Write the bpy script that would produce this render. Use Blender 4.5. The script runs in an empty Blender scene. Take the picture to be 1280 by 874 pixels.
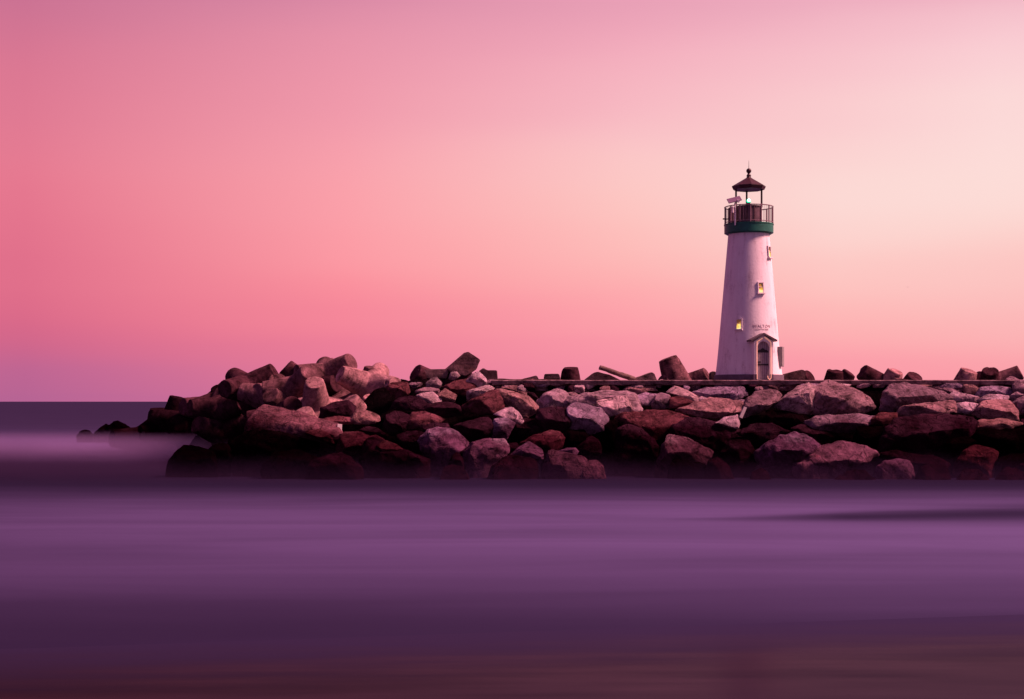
import bpy, bmesh, math, random
from mathutils import Vector, Matrix, Quaternion, noise

R = math.radians
S = bpy.context.scene
COL = S.collection

# ------------------------------------------------------------------ camera
CAM_H = 4.2                     # eye height above the water
FOC = 1778.0                    # focal length in photo pixels (photo 1280 x 874)
HOR = 502.0                     # row of the horizon
cd = bpy.data.cameras.new('camera')
cam = bpy.data.objects.new('camera', cd)
COL.objects.link(cam)
cam.location = (0, 0, CAM_H)
cam.rotation_euler = (R(90), 0, 0)
cd.sensor_width = 36.0
cd.lens = FOC / 1280 * 36.0
cd.shift_y = (HOR - 437.0) / 1280.0
cd.clip_start = 0.5
cd.clip_end = 90000
S.camera = cam
S.view_settings.view_transform = 'Standard'
S.view_settings.look = 'None'
S.view_settings.exposure = 0.75
S.view_settings.gamma = 1.0
S.cycles.use_denoising = True
S.cycles.max_bounces = 6
S.cycles.volume_bounces = 0
S.cycles.volume_step_rate = 1.0


def at(px, py, Y):
    return Vector(((px - 640.0) / FOC * Y, Y, CAM_H - (py - HOR) / FOC * Y))


def lin(c):
    return tuple(((v / 255.0) / 12.92 if v / 255.0 <= 0.04045 else ((v / 255.0 + 0.055) / 1.055) ** 2.4) for v in c)


# ------------------------------------------------------------------ sky: afterglow colours by compass direction and height
W = bpy.data.worlds.new('World')
S.world = W
W.use_nodes = True
nt = W.node_tree
nt.nodes.clear()


def N(tree, typ, **kw):
    n = tree.nodes.new(typ)
    for k, v in kw.items():
        setattr(n, k, v)
    return n


def M(tree, op, a, b=None, c=None, clamp=False):
    n = N(tree, 'ShaderNodeMath', operation=op)
    n.use_clamp = clamp
    for i, v in enumerate((a, b, c)):
        if v is None:
            continue
        if isinstance(v, (int, float)):
            n.inputs[i].default_value = v
        else:
            tree.links.new(v, n.inputs[i])
    return n.outputs[0]


def ramp(tree, fac, stops, interp='LINEAR'):
    n = N(tree, 'ShaderNodeValToRGB')
    cr = n.color_ramp
    cr.interpolation = interp
    while len(cr.elements) < len(stops):
        cr.elements.new(0.5)
    for e, (p, c) in zip(cr.elements, stops):
        e.position = p
        e.color = (*c, 1) if len(c) == 3 else c
    if fac is not None:
        tree.links.new(fac, n.inputs[0])
    return n.outputs[0]


def mixc(tree, fac, a, b, blend='MIX'):
    n = N(tree, 'ShaderNodeMix', data_type='RGBA', blend_type=blend)
    for i, v in ((0, fac), (6, a), (7, b)):
        if isinstance(v, (int, float)):
            n.inputs[i].default_value = v
        elif isinstance(v, tuple):
            n.inputs[i].default_value = (*v, 1) if len(v) == 3 else v
        else:
            tree.links.new(v, n.inputs[i])
    return n.outputs[2]


tc = N(nt, 'ShaderNodeTexCoord')
sep = N(nt, 'ShaderNodeSeparateXYZ')
nt.links.new(tc.outputs['Generated'], sep.inputs[0])
gx, gy, gz = sep.outputs
elev = M(nt, 'MULTIPLY', M(nt, 'ARCSINE', gz), 180 / math.pi)
azim = M(nt, 'MULTIPLY', M(nt, 'ARCTAN2', gx, gy), 180 / math.pi)
# slow uneven veils so the bands are not perfectly level
mp = N(nt, 'ShaderNodeMapping')
mp.inputs['Scale'].default_value = (1.2, 1.2, 9.0)
nt.links.new(tc.outputs['Generated'], mp.inputs[0])
nz = N(nt, 'ShaderNodeTexNoise')
nz.inputs['Scale'].default_value = 1.6
nz.inputs['Detail'].default_value = 2
nt.links.new(mp.outputs[0], nz.inputs[0])
elev = M(nt, 'ADD', elev, M(nt, 'MULTIPLY', M(nt, 'SUBTRACT', nz.outputs[0], 0.5), 3.2))
# ramp axis: square root of the height, so the low bands get room
efac = M(nt, 'POWER', M(nt, 'DIVIDE', M(nt, 'MAXIMUM', elev, 0.0), 90.0), 0.5)


def estops(lst, high):
    out = []
    for row, c in lst:
        out.append((((math.degrees(math.atan((HOR - row) / FOC))) / 90) ** 0.5, lin(c)))
    for e, c in high:
        out.append(((e / 90) ** 0.5, lin(c)))
    return sorted(out)


HIGH = [(24, (218, 148, 176)), (36, (165, 105, 150)), (50, (135, 90, 140)), (88, (110, 76, 130))]
HIGHL = [(24, (180, 106, 150)), (36, (136, 86, 136)), (50, (110, 72, 125)), (88, (110, 76, 130))]
sky = [
    (-150, estops([(502, (132, 98, 132)), (300, (136, 100, 134)), (0, (130, 96, 134))], [(45, (116, 74, 126)), (88, (112, 78, 132))])),
    (-75, estops([(502, (140, 80, 132)), (260, (180, 96, 126)), (0, (145, 82, 128))], [(45, (104, 68, 118)), (88, (110, 76, 130))])),
    (-18.9, estops([(502, (182, 100, 148)), (470, (190, 102, 147)), (430, (206, 102, 140)), (370, (222, 106, 136)), (270, (231, 121, 144)), (200, (229, 124, 147)), (100, (219, 120, 147)), (0, (198, 113, 147))], HIGHL)),
    (-6.7, estops([(502, (208, 114, 155)), (420, (240, 126, 151)), (350, (252, 144, 156)), (280, (252, 161, 169)), (200, (248, 162, 173)), (100, (238, 151, 170)), (0, (222, 142, 168))], HIGHL)),
    (4.8, estops([(502, (236, 130, 160)), (420, (253, 154, 168)), (350, (254, 175, 175)), (260, (253, 202, 196)), (180, (251, 199, 201)), (80, (245, 174, 190)), (0, (233, 160, 182))], HIGH)),
    (13.0, estops([(502, (246, 142, 162)), (460, (252, 158, 170)), (400, (254, 180, 179)), (330, (253, 204, 199)), (260, (252, 220, 215)), (200, (252, 213, 210)), (100, (249, 196, 204)), (0, (240, 176, 193))], HIGH)),
    (18.9, estops([(502, (248, 146, 162)), (450, (252, 162, 170)), (340, (252, 200, 195)), (260, (253, 224, 218)), (150, (252, 217, 216)), (80, (250, 203, 211)), (0, (240, 181, 195))], HIGH)),
    (75, estops([(502, (250, 150, 160)), (400, (255, 192, 188)), (200, (255, 232, 222)), (0, (250, 205, 212))], HIGH)),
    (150, estops([(502, (134, 98, 130)), (300, (138, 100, 132)), (0, (132, 96, 132))], [(45, (116, 74, 126)), (88, (112, 78, 132))])),
]
col = None
prev = None
for az, st in sky:
    c = ramp(nt, efac, st, 'B_SPLINE')
    if col is None:
        col = c
    else:
        mr = N(nt, 'ShaderNodeMapRange', interpolation_type='SMOOTHSTEP' if abs(az - prev) > 30 else 'LINEAR')
        mr.inputs['From Min'].default_value = prev
        mr.inputs['From Max'].default_value = az
        nt.links.new(azim, mr.inputs[0])
        col = mixc(nt, mr.outputs[0], col, c)
    prev = az
bg = N(nt, 'ShaderNodeBackground')
bg.inputs[1].default_value = 0.595
nt.links.new(col, bg.inputs[0])
wo = N(nt, 'ShaderNodeOutputWorld')
nt.links.new(bg.outputs[0], wo.inputs[0])

# ------------------------------------------------------------------ sun: the glow on the right, very soft
sl = bpy.data.lights.new('sun', 'SUN')
sl.energy = 5.0
sl.angle = R(16)
sl.color = (1.0, 0.45, 0.44)
sun = bpy.data.objects.new('sun', sl)
COL.objects.link(sun)
SUN_AZ, SUN_EL = R(97), R(46)
sd = Vector((math.sin(SUN_AZ) * math.cos(SUN_EL), math.cos(SUN_AZ) * math.cos(SUN_EL), math.sin(SUN_EL)))
sun.rotation_euler = sd.to_track_quat('Z', 'Y').to_euler()
sun.location = (60, 60, 60)


# ------------------------------------------------------------------ helpers
def tag(o, label=None, cat=None, group=None, kind=None):
    if label: o['label'] = label
    if cat: o['category'] = cat
    if group: o['group'] = group
    if kind: o['kind'] = kind
    return o


def build(name, bm, mat, parent=None, loc=None, smooth=None):
    me = bpy.data.meshes.new(name)
    bmesh.ops.recalc_face_normals(bm, faces=bm.faces)
    if smooth is not None:
        for f in bm.faces:
            f.smooth = True
        for e in bm.edges:
            if len(e.link_faces) == 2 and e.calc_face_angle(0) > R(smooth):
                e.smooth = False
    bm.to_mesh(me)
    bm.free()
    me.materials.append(mat)
    o = bpy.data.objects.new(name, me)
    COL.objects.link(o)
    if parent:
        o.parent = parent
    if loc is not None:
        o.location = loc
    return o


def empty(name, loc, rz=0):
    o = bpy.data.objects.new(name, None)
    o.empty_display_size = 0.3
    COL.objects.link(o)
    o.location = loc
    o.rotation_euler = (0, 0, rz)
    return o


def box(bm, c, s, rot=None, bev=0.0):
    r = bmesh.ops.create_cube(bm, size=1.0)
    vs = r['verts']
    bmesh.ops.scale(bm, vec=s, verts=vs)
    if bev:
        es = {e for v in vs for e in v.link_edges}
        g = bmesh.ops.bevel(bm, geom=list(es), offset=bev, segments=2, affect='EDGES')
        vs = list({v for f in g['faces'] for v in f.verts} | {v for v in vs if v.is_valid})
        seen = set(vs)
        st = list(vs)
        while st:
            v = st.pop()
            for e in v.link_edges:
                w = e.other_vert(v)
                if w not in seen:
                    seen.add(w); st.append(w)
        vs = list(seen)
    if rot is not None:
        bmesh.ops.rotate(bm, cent=(0, 0, 0), matrix=rot, verts=vs)
    bmesh.ops.translate(bm, vec=c, verts=vs)
    return vs


def tube(bm, a, b, r1, r2=None, n=12, caps=True):
    a, b = Vector(a), Vector(b)
    r2 = r1 if r2 is None else r2
    d = b - a
    q = d.to_track_quat('Z', 'Y').to_matrix()
    r = bmesh.ops.create_cone(bm, cap_ends=caps, segments=n, radius1=r1, radius2=r2, depth=d.length)
    bmesh.ops.rotate(bm, cent=(0, 0, 0), matrix=q, verts=r['verts'])
    bmesh.ops.translate(bm, vec=(a + b) / 2, verts=r['verts'])
    return r['verts']


def lathe(bm, prof, n=64, closed=False):
    rings = []
    for r, z in prof:
        rings.append([bm.verts.new((r * math.cos(2 * math.pi * i / n), r * math.sin(2 * math.pi * i / n), z)) for i in range(n)])
    pairs = list(zip(rings, rings[1:]))
    if closed:
        pairs.append((rings[-1], rings[0]))
    for A, B in pairs:
        for i in range(n):
            bm.faces.new((A[i], A[(i + 1) % n], B[(i + 1) % n], B[i]))
    if not closed:
        bm.faces.new(list(reversed(rings[0])))
        bm.faces.new(rings[-1])


# ------------------------------------------------------------------ materials
def mat(name, base=(.5, .5, .5), rough=.6, metal=0.0, var=0.0, scale=3.0, bump=0.0, bscale=20.0, spec=0.4, emit=None, estr=0):
    m = bpy.data.materials.new(name)
    m.use_nodes = True
    t = m.node_tree
    b = t.nodes['Principled BSDF']
    b.inputs['Base Color'].default_value = (*base, 1)
    b.inputs['Roughness'].default_value = rough
    b.inputs['Metallic'].default_value = metal
    b.inputs['Specular IOR Level'].default_value = spec
    c = N(t, 'ShaderNodeTexCoord')
    if var:
        n = N(t, 'ShaderNodeTexNoise')
        n.inputs['Scale'].default_value = scale
        n.inputs['Detail'].default_value = 6
        n.inputs['Roughness'].default_value = .65
        t.links.new(c.outputs['Object'], n.inputs[0])
        lo = tuple(v * (1 - var) for v in base)
        hi = tuple(min(1, v * (1 + var)) for v in base)
        t.links.new(ramp(t, n.outputs[0], [(.3, lo), (.7, hi)]), b.inputs['Base Color'])
    if bump:
        n = N(t, 'ShaderNodeTexNoise')
        n.inputs['Scale'].default_value = bscale
        n.inputs['Detail'].default_value = 5
        t.links.new(c.outputs['Object'], n.inputs[0])
        bp = N(t, 'ShaderNodeBump')
        bp.inputs['Strength'].default_value = bump
        bp.inputs['Distance'].default_value = .05
        t.links.new(n.outputs[0], bp.inputs['Height'])
        t.links.new(bp.outputs[0], b.inputs['Normal'])
    if emit:
        b.inputs['Emission Color'].default_value = (*emit, 1)
        b.inputs['Emission Strength'].default_value = estr
    return m


def stone_mat(name, crack=1.0, stain=1.0, bumps=1.0, bleach=1.0, pale=2.0):
    """Natural stone: the object's own colour, mottled, cracked, bleached in patches; wet and weedy under the tide mark."""
    m = bpy.data.materials.new(name)
    m.use_nodes = True
    t = m.node_tree
    b = t.nodes['Principled BSDF']
    L = t.links.new
    oi = N(t, 'ShaderNodeObjectInfo')
    c = N(t, 'ShaderNodeTexCoord')
    off = N(t, 'ShaderNodeVectorMath', operation='ADD')
    L(c.outputs['Object'], off.inputs[0])
    sc = N(t, 'ShaderNodeVectorMath', operation='SCALE')
    cx = N(t, 'ShaderNodeCombineXYZ')
    L(oi.outputs['Random'], cx.inputs[0]); L(oi.outputs['Random'], cx.inputs[1]); L(oi.outputs['Random'], cx.inputs[2])
    L(cx.outputs[0], sc.inputs[0]); sc.inputs['Scale'].default_value = 90
    L(sc.outputs[0], off.inputs[1])
    P = off.outputs[0]

    def nse(scale, detail=6, rough=.6, dist=0.0, vec=None):
        n = N(t, 'ShaderNodeTexNoise')
        n.inputs['Scale'].default_value = scale
        n.inputs['Detail'].default_value = detail
        n.inputs['Roughness'].default_value = rough
        n.inputs['Distortion'].default_value = dist
        L(vec or P, n.inputs[0])
        return n.outputs[0]
    big = nse(.9, 5, .6, .6)
    med = nse(3.5, 8, .7, .4)
    fine = nse(16, 6, .7)
    # bedding: layers along a tilted direction
    mpp = N(t, 'ShaderNodeMapping')
    mpp.inputs['Rotation'].default_value = (.5, .35, .2)
    mpp.inputs['Scale'].default_value = (.5, .5, 3.2)
    vr = N(t, 'ShaderNodeVectorRotate', rotation_type='AXIS_ANGLE')
    vr.inputs['Axis'].default_value = (.35, .8, .3)
    L(P, vr.inputs['Vector']); L(M(t, 'MULTIPLY_ADD', oi.outputs['Random'], 2.2, -1.1), vr.inputs['Angle'])
    L(vr.outputs[0], mpp.inputs[0])
    bed = nse(1.6, 6, .65, .8, mpp.outputs[0])
    k = M(t, 'ADD', M(t, 'MULTIPLY', big, .9), M(t, 'ADD', M(t, 'MULTIPLY', med, .7), M(t, 'MULTIPLY', bed, .5)))
    k = M(t, 'ADD', k, M(t, 'MULTIPLY', fine, .4))          # mean about 1.25
    k = M(t, 'MULTIPLY_ADD', M(t, 'SUBTRACT', k, 1.25), 3.4, 1.0)
    k = M(t, 'MAXIMUM', k, .16)
    hsv = N(t, 'ShaderNodeHueSaturation')
    L(oi.outputs['Color'], hsv.inputs['Color'])
    L(k, hsv.inputs['Value'])
    colr = hsv.outputs[0]
    # bleached / salt patches
    pt = M(t, 'MULTIPLY', M(t, 'SUBTRACT', nse(1.7, 7, .7, 1.0), .58), 6.0, clamp=True)
    colr = mixc(t, M(t, 'MULTIPLY', pt, .7 * bleach), colr, mixc(t, 1.0, colr, (pale, pale * .95, pale), 'MULTIPLY'))
    # rusty patches
    rp = M(t, 'MULTIPLY', M(t, 'SUBTRACT', nse(.8, 5, .6, .5, None), .62), 5.0, clamp=True)
    colr = mixc(t, M(t, 'MULTIPLY', rp, .6 * stain), colr, mixc(t, 1.0, colr, (1.25, .62, .5), 'MULTIPLY'))
    # cracks
    vo = N(t, 'ShaderNodeTexVoronoi', feature='DISTANCE_TO_EDGE')
    vo.inputs['Scale'].default_value = .75
    wv = N(t, 'ShaderNodeVectorMath', operation='ADD')
    nn = N(t, 'ShaderNodeTexNoise'); nn.inputs['Scale'].default_value = 2.0; nn.inputs['Detail'].default_value = 5
    L(P, nn.inputs[0]); L(P, wv.inputs[0]); L(nn.outputs['Color'], wv.inputs[1])
    L(wv.outputs[0], vo.inputs['Vector'])
    ck = M(t, 'SUBTRACT', 1.0, M(t, 'MULTIPLY', vo.outputs['Distance'], 28.0, clamp=True), clamp=True)
    ck = M(t, 'MULTIPLY', ck, M(t, 'MULTIPLY', M(t, 'SUBTRACT', big, .42), 6.0, clamp=True))
    colr = mixc(t, M(t, 'MULTIPLY', ck, .6 * crack), colr, (.015, .01, .01))
    # tide mark: wet weed-dark stone low down
    geo = N(t, 'ShaderNodeNewGeometry')
    sp = N(t, 'ShaderNodeSeparateXYZ'); L(geo.outputs['Position'], sp.inputs[0])
    wn = N(t, 'ShaderNodeTexNoise'); wn.inputs['Scale'].default_value = .45; wn.inputs['Detail'].default_value = 5
    L(geo.outputs['Position'], wn.inputs[0])
    zz = M(t, 'ADD', sp.outputs[2], M(t, 'MULTIPLY', M(t, 'SUBTRACT', wn.outputs[0], .5), 5.0))
    wet = N(t, 'ShaderNodeMapRange', interpolation_type='SMOOTHSTEP')
    wet.inputs['From Min'].default_value = 3.5
    wet.inputs['From Max'].default_value = 2.0
    L(zz, wet.inputs[0])
    wetc = mixc(t, 1.0, colr, (.33, .20, .27), 'MULTIPLY')
    colr = mixc(t, wet.outputs[0], colr, wetc)
    L(colr, b.inputs['Base Color'])
    L(M(t, 'MULTIPLY_ADD', wet.outputs[0], -.3, .88), b.inputs['Roughness'])
    b.inputs['Specular IOR Level'].default_value = 0.0
    h = M(t, 'ADD', M(t, 'MULTIPLY', med, .6), M(t, 'ADD', M(t, 'MULTIPLY', fine, .25), M(t, 'ADD', M(t, 'MULTIPLY', bed, .3), M(t, 'MULTIPLY', ck, -.5 * crack))))
    bp = N(t, 'ShaderNodeBump')
    bp.inputs['Strength'].default_value = .8 * bumps
    bp.inputs['Distance'].default_value = .35 * bumps
    L(h, bp.inputs['Height'])
    L(bp.outputs[0], b.inputs['Normal'])
    return m


M_ROCK = stone_mat('rock')
M_CONC = stone_mat('weathered_concrete', crack=.35, stain=.8, bumps=.45, bleach=1.0, pale=3.0)
M_WOOD = mat('driftwood', (.34, .25, .2), .85, var=.4, scale=6, bump=.5, bscale=14)

# ------------------------------------------------------------------ sea
mw = bpy.data.materials.new('sea_water')
mw.use_nodes = True
t = mw.node_tree
t.nodes.clear()
L = t.links.new
geo = N(t, 'ShaderNodeNewGeometry')
sp = N(t, 'ShaderNodeSeparateXYZ'); L(geo.outputs['Position'], sp.inputs[0])
X, Y = sp.outputs[0], sp.outputs[1]
# long streaks drawn out along the shore
mp = N(t, 'ShaderNodeMapping'); mp.inputs['Scale'].default_value = (.012, .11, 1)
L(geo.outputs['Position'], mp.inputs[0])
n1 = N(t, 'ShaderNodeTexNoise'); n1.inputs['Scale'].default_value = 1.0; n1.inputs['Detail'].default_value = 4; L(mp.outputs[0], n1.inputs[0])
mp2 = N(t, 'ShaderNodeMapping'); mp2.inputs['Scale'].default_value = (.05, .9, 1); mp2.inputs['Rotation'].default_value = (0, 0, .02)
L(geo.outputs['Position'], mp2.inputs[0])
n2 = N(t, 'ShaderNodeTexNoise'); n2.inputs['Scale'].default_value = 1.0; n2.inputs['Detail'].default_value = 4; L(mp2.outputs[0], n2.inputs[0])
dist = M(t, 'ADD', Y, M(t, 'MULTIPLY', M(t, 'SUBTRACT', n1.outputs[0], .5), 9.0))
# churned foam lies in bands: over the sandbar off the jetty head, and in the surf before the beach
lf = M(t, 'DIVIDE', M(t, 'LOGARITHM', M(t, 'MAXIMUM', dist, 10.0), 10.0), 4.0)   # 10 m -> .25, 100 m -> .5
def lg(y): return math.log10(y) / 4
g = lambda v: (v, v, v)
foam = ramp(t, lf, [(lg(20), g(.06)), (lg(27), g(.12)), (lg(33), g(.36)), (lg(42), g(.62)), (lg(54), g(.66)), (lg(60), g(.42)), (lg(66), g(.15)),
                    (lg(73), g(.0)), (lg(92), g(.0)), (lg(104), g(.60)), (lg(118), g(.95)), (lg(145), g(.9)), (lg(172), g(.35)), (lg(260), g(.16)), (lg(900), g(.17))], 'B_SPLINE')  # bare gap at the rock feet: the rocks' dark reflection painted in
mp3 = N(t, 'ShaderNodeMapping'); mp3.inputs['Scale'].default_value = (.05, .20, 1); mp3.inputs['Rotation'].default_value = (0, 0, -.05)
L(geo.outputs['Position'], mp3.inputs[0])
n5 = N(t, 'ShaderNodeTexNoise'); n5.inputs['Scale'].default_value = 1.0; n5.inputs['Detail'].default_value = 3; n5.inputs['Distortion'].default_value = .8; L(mp3.outputs[0], n5.inputs[0])
foam = M(t, 'MULTIPLY', foam, M(t, 'MULTIPLY', M(t, 'MULTIPLY_ADD', n2.outputs[0], .18, .91), M(t, 'MULTIPLY', M(t, 'MULTIPLY_ADD', n5.outputs[0], .9, .55), M(t, 'ADD', .95, M(t, 'MULTIPLY', M(t, 'MAXIMUM', M(t, 'MINIMUM', X, 20.0), -20.0), .011)))))  # the X term paints the brighter sky glow on the right into the foam
# a tongue of slack water running in from the right
yc = M(t, 'MULTIPLY_ADD', X, .2, 49.2)
wd = M(t, 'MAXIMUM', M(t, 'MULTIPLY', M(t, 'SUBTRACT', X, 4.0), .40), 0.05)
off_ = M(t, 'ADD', M(t, 'SUBTRACT', Y, yc), M(t, 'MULTIPLY', M(t, 'SUBTRACT', n5.outputs[0], .5), 2.6))
tg = M(t, 'EXPONENT', M(t, 'MULTIPLY', M(t, 'POWER', M(t, 'DIVIDE', M(t, 'ABSOLUTE', off_), wd), 2.0), -2.2))
tg = M(t, 'MULTIPLY', tg, M(t, 'MULTIPLY', M(t, 'SUBTRACT', X, 5.0), .14, clamp=True))
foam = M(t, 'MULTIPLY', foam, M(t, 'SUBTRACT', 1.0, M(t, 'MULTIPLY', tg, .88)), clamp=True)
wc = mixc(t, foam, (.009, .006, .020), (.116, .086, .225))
df = N(t, 'ShaderNodeBsdfDiffuse'); L(wc, df.inputs[0])
gl = N(t, 'ShaderNodeBsdfGlossy'); gl.inputs['Roughness'].default_value = .42
gl.inputs['Color'].default_value = (.52, .50, .95, 1)
bp = N(t, 'ShaderNodeBump'); bp.inputs['Strength'].default_value = .15; bp.inputs['Distance'].default_value = .3
L(n2.outputs[0], bp.inputs['Height']); L(bp.outputs[0], gl.inputs['Normal'])
mx = N(t, 'ShaderNodeMixShader'); L(M(t, 'MULTIPLY_ADD', foam, .10, .028), mx.inputs[0])  # gloss drops with the foam, keeping the painted reflection band dark
L(df.outputs[0], mx.inputs[1]); L(gl.outputs[0], mx.inputs[2])
out = N(t, 'ShaderNodeOutputMaterial'); L(mx.outputs[0], out.inputs[0])
bm = bmesh.new()
for a in [[(-60000, -200, 0), (60000, -200, 0), (60000, 60000, 0), (-60000, 60000, 0)]]:
    bm.faces.new([bm.verts.new(v) for v in a])
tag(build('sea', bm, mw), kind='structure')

# ------------------------------------------------------------------ beach: wet sand rising towards the camera
def shore(x):
    return 25.6 + .21 * x
bm = bmesh.new()
nx, ny = 90, 60
grid = []
for i in range(nx + 1):
    x = -45 + 90 * i / nx
    row = []
    for j in range(ny + 1):
        d = (j / ny) ** 1.6 * 42 - 1.0        # metres up the beach from the water's edge
        y = shore(x) - d
        z = .012 * d if d < 9 else .108 + (d - 9) * .09
        z += .004 * noise.noise((x * .2, y * .5, 0)) * min(1, max(0, d))
        row.append(bm.verts.new((x, y, z + .004)))
    grid.append(row)
for i in range(nx):
    for j in range(ny):
        bm.faces.new((grid[i][j], grid[i + 1][j], grid[i + 1][j + 1], grid[i][j + 1]))
ms = bpy.data.materials.new('wet_sand')
ms.use_nodes = True
t = ms.node_tree
t.nodes.clear()
L = t.links.new
geo = N(t, 'ShaderNodeNewGeometry')
sp = N(t, 'ShaderNodeSeparateXYZ'); L(geo.outputs['Position'], sp.inputs[0])
d = M(t, 'SUBTRACT', M(t, 'MULTIPLY_ADD', sp.outputs[0], .21, 25.6), sp.outputs[1])
mp = N(t, 'ShaderNodeMapping'); mp.inputs['Scale'].default_value = (.22, 1.2, 1); mp.inputs['Rotation'].default_value = (0, 0, -.12)
L(geo.outputs['Position'], mp.inputs[0])
n1 = N(t, 'ShaderNodeTexNoise'); n1.inputs['Scale'].default_value = 1; n1.inputs['Detail'].default_value = 7; L(mp.outputs[0], n1.inputs[0])
sandc = ramp(t, n1.outputs[0], [(.25, (.013, .0085, .018)), (.75, (.022, .0125, .024))])
film = N(t, 'ShaderNodeMapRange', interpolation_type='SMOOTHSTEP')
film.inputs['From Min'].default_value = 4.5; film.inputs['From Max'].default_value = -.8
L(M(t, 'ADD', d, M(t, 'MULTIPLY', M(t, 'SUBTRACT', n1.outputs[0], .5), 3.0)), film.inputs[0])
left_dim = N(t, 'ShaderNodeMapRange', interpolation_type='SMOOTHSTEP')                 # dimmer light towards the left, painted into the sand colour
left_dim.inputs['From Min'].default_value = -9; left_dim.inputs['From Max'].default_value = 4
left_dim.inputs['To Min'].default_value = .5; left_dim.inputs['To Max'].default_value = 1.25
L(M(t, 'ADD', sp.outputs[0], M(t, 'MULTIPLY', M(t, 'SUBTRACT', n1.outputs[0], .5), 5.0)), left_dim.inputs[0])
hv = N(t, 'ShaderNodeHueSaturation'); L(sandc, hv.inputs['Color']); L(left_dim.outputs[0], hv.inputs['Value'])
fx = N(t, 'ShaderNodeMapRange'); fx.inputs['From Min'].default_value = -12; fx.inputs['From Max'].default_value = 12; L(sp.outputs[0], fx.inputs[0])
filmc = mixc(t, fx.outputs[0], (.0185, .013, .037), (.026, .018, .053))  # same left-hand dimming painted into the water film
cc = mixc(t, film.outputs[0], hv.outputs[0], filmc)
df = N(t, 'ShaderNodeBsdfDiffuse'); L(cc, df.inputs[0])
gl = N(t, 'ShaderNodeBsdfGlossy'); L(M(t, 'MULTIPLY_ADD', film.outputs[0], .17, .25), gl.inputs['Roughness'])
L(mixc(t, film.outputs[0], (.8, .62, .7), (.52, .50, .95)), gl.inputs['Color'])
mp2 = N(t, 'ShaderNodeMapping'); mp2.inputs['Scale'].default_value = (1.2, 5, 1); L(geo.outputs['Position'], mp2.inputs[0])
n3 = N(t, 'ShaderNodeTexNoise'); n3.inputs['Scale'].default_value = 1.5; n3.inputs['Detail'].default_value = 5; L(mp2.outputs[0], n3.inputs[0])
bp = N(t, 'ShaderNodeBump'); bp.inputs['Strength'].default_value = .2; bp.inputs['Distance'].default_value = .02
L(n3.outputs[0], bp.inputs['Height']); L(bp.outputs[0], gl.inputs['Normal'])
mx = N(t, 'ShaderNodeMixShader')
fm = N(t, 'ShaderNodeMix', data_type='FLOAT')
L(film.outputs[0], fm.inputs[0]); L(M(t, 'MULTIPLY_ADD', n1.outputs[0], .06, .02), fm.inputs[2]); fm.inputs[3].default_value = .040
L(fm.outputs[0], mx.inputs[0])
L(df.outputs[0], mx.inputs[1]); L(gl.outputs[0], mx.inputs[2])
out = N(t, 'ShaderNodeOutputMaterial'); L(mx.outputs[0], out.inputs[0])
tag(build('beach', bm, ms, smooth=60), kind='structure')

# ------------------------------------------------------------------ jetty: rubble bed under the boulders, and the walkway on top
def smooth(a, b, x):
    t = min(1, max(0, (x - a) / (b - a)))
    return t * t * (3 - 2 * t)


def bed_z(x, y):
    # main mole: slope from the water up to the crest, then down the far side
    z = min((y - 79.6) * .72 - .6, 5.2, (103 - y) * .6)
    end = smooth(-17.5, -6.5, x)
    z = -1.6 + (z + 1.6) * end
    # lower mound trailing off to the left under the tetrapods
    cy = 92 + max(0, -12 - x) * 1.2
    hz = 4.6 - max(0, -9 - x) * .20
    m = hz - abs(y - cy) * .62
    m = -1.6 + (m + 1.6) * (smooth(-30, -22, x) * (1 - smooth(-6, 0, x)))
    z = max(z, m)
    v, p = noise.voronoi((x * .55, y * .55, 0.3), distance_metric='DISTANCE')
    z += (.55 - v[0]) * .9 + .12 * noise.noise((x * 2.3, y * 2.3, 1))
    return z


bm = bmesh.new()
xs = [-34 + .3 * i for i in range(330)]
ys = [76 + .3 * i for i in range(140)]
gr = [[bm.verts.new((x, y, bed_z(x, y) if not (x > -2 and 85.6 < y < 93) else max(4.85, min(bed_z(x, y), 5.12)))) for y in ys] for x in xs]
for i in range(len(xs) - 1):
    for j in range(len(ys) - 1):
        bm.faces.new((gr[i][j], gr[i + 1][j], gr[i + 1][j + 1], gr[i][j + 1]))
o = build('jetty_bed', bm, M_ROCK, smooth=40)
o.color = (.004, .002, .003, 1)  # near-black: shade between the boulders put into the bed colour
tag(o, kind='structure')

bm = bmesh.new()
secs = []
for i in range(261):                                  # a ragged seaward edge
    x = -1.2 + 63.8 * i / 260
    e = .10 * noise.noise((x * .9, 0, 0)) + .05 * noise.noise((x * 3.1, 4, 0))
    t_ = 5.5 + .012 * noise.noise((x * .7, 7, 0))
    lo = 5.22 + .10 * noise.noise((x * 1.3, 2, 5)) + .04 * noise.noise((x * 4.3, 2, 5))
    secs.append([bm.verts.new(v_) for v_ in ((x, 85.85 + e, t_ - .05), (x, 85.9 + e, t_), (x, 92.4, t_), (x, 92.4, 5.0), (x, 86.1 + e, lo - .05), (x, 85.9 + e, lo))])
for A, B2 in zip(secs, secs[1:]):
    for i in range(6):
        bm.faces.new((A[i], A[(i + 1) % 6], B2[(i + 1) % 6], B2[i]))
bm.faces.new(secs[0]); bm.faces.new(list(reversed(secs[-1])))
o = build('walkway', bm, M_CONC, smooth=30)
o.color = (.17, .105, .12, 1)
tag(o, kind='structure')

# ------------------------------------------------------------------ lighthouse
PX = 89.0 / FOC
LX, LY, LZ = (936 - 640) * PX, 89.0, 5.515
lh = empty('lighthouse', (LX, LY, LZ))
tag(lh, 'white tapering lighthouse with green gallery, open lantern and arched door on the jetty', 'lighthouse')


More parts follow.
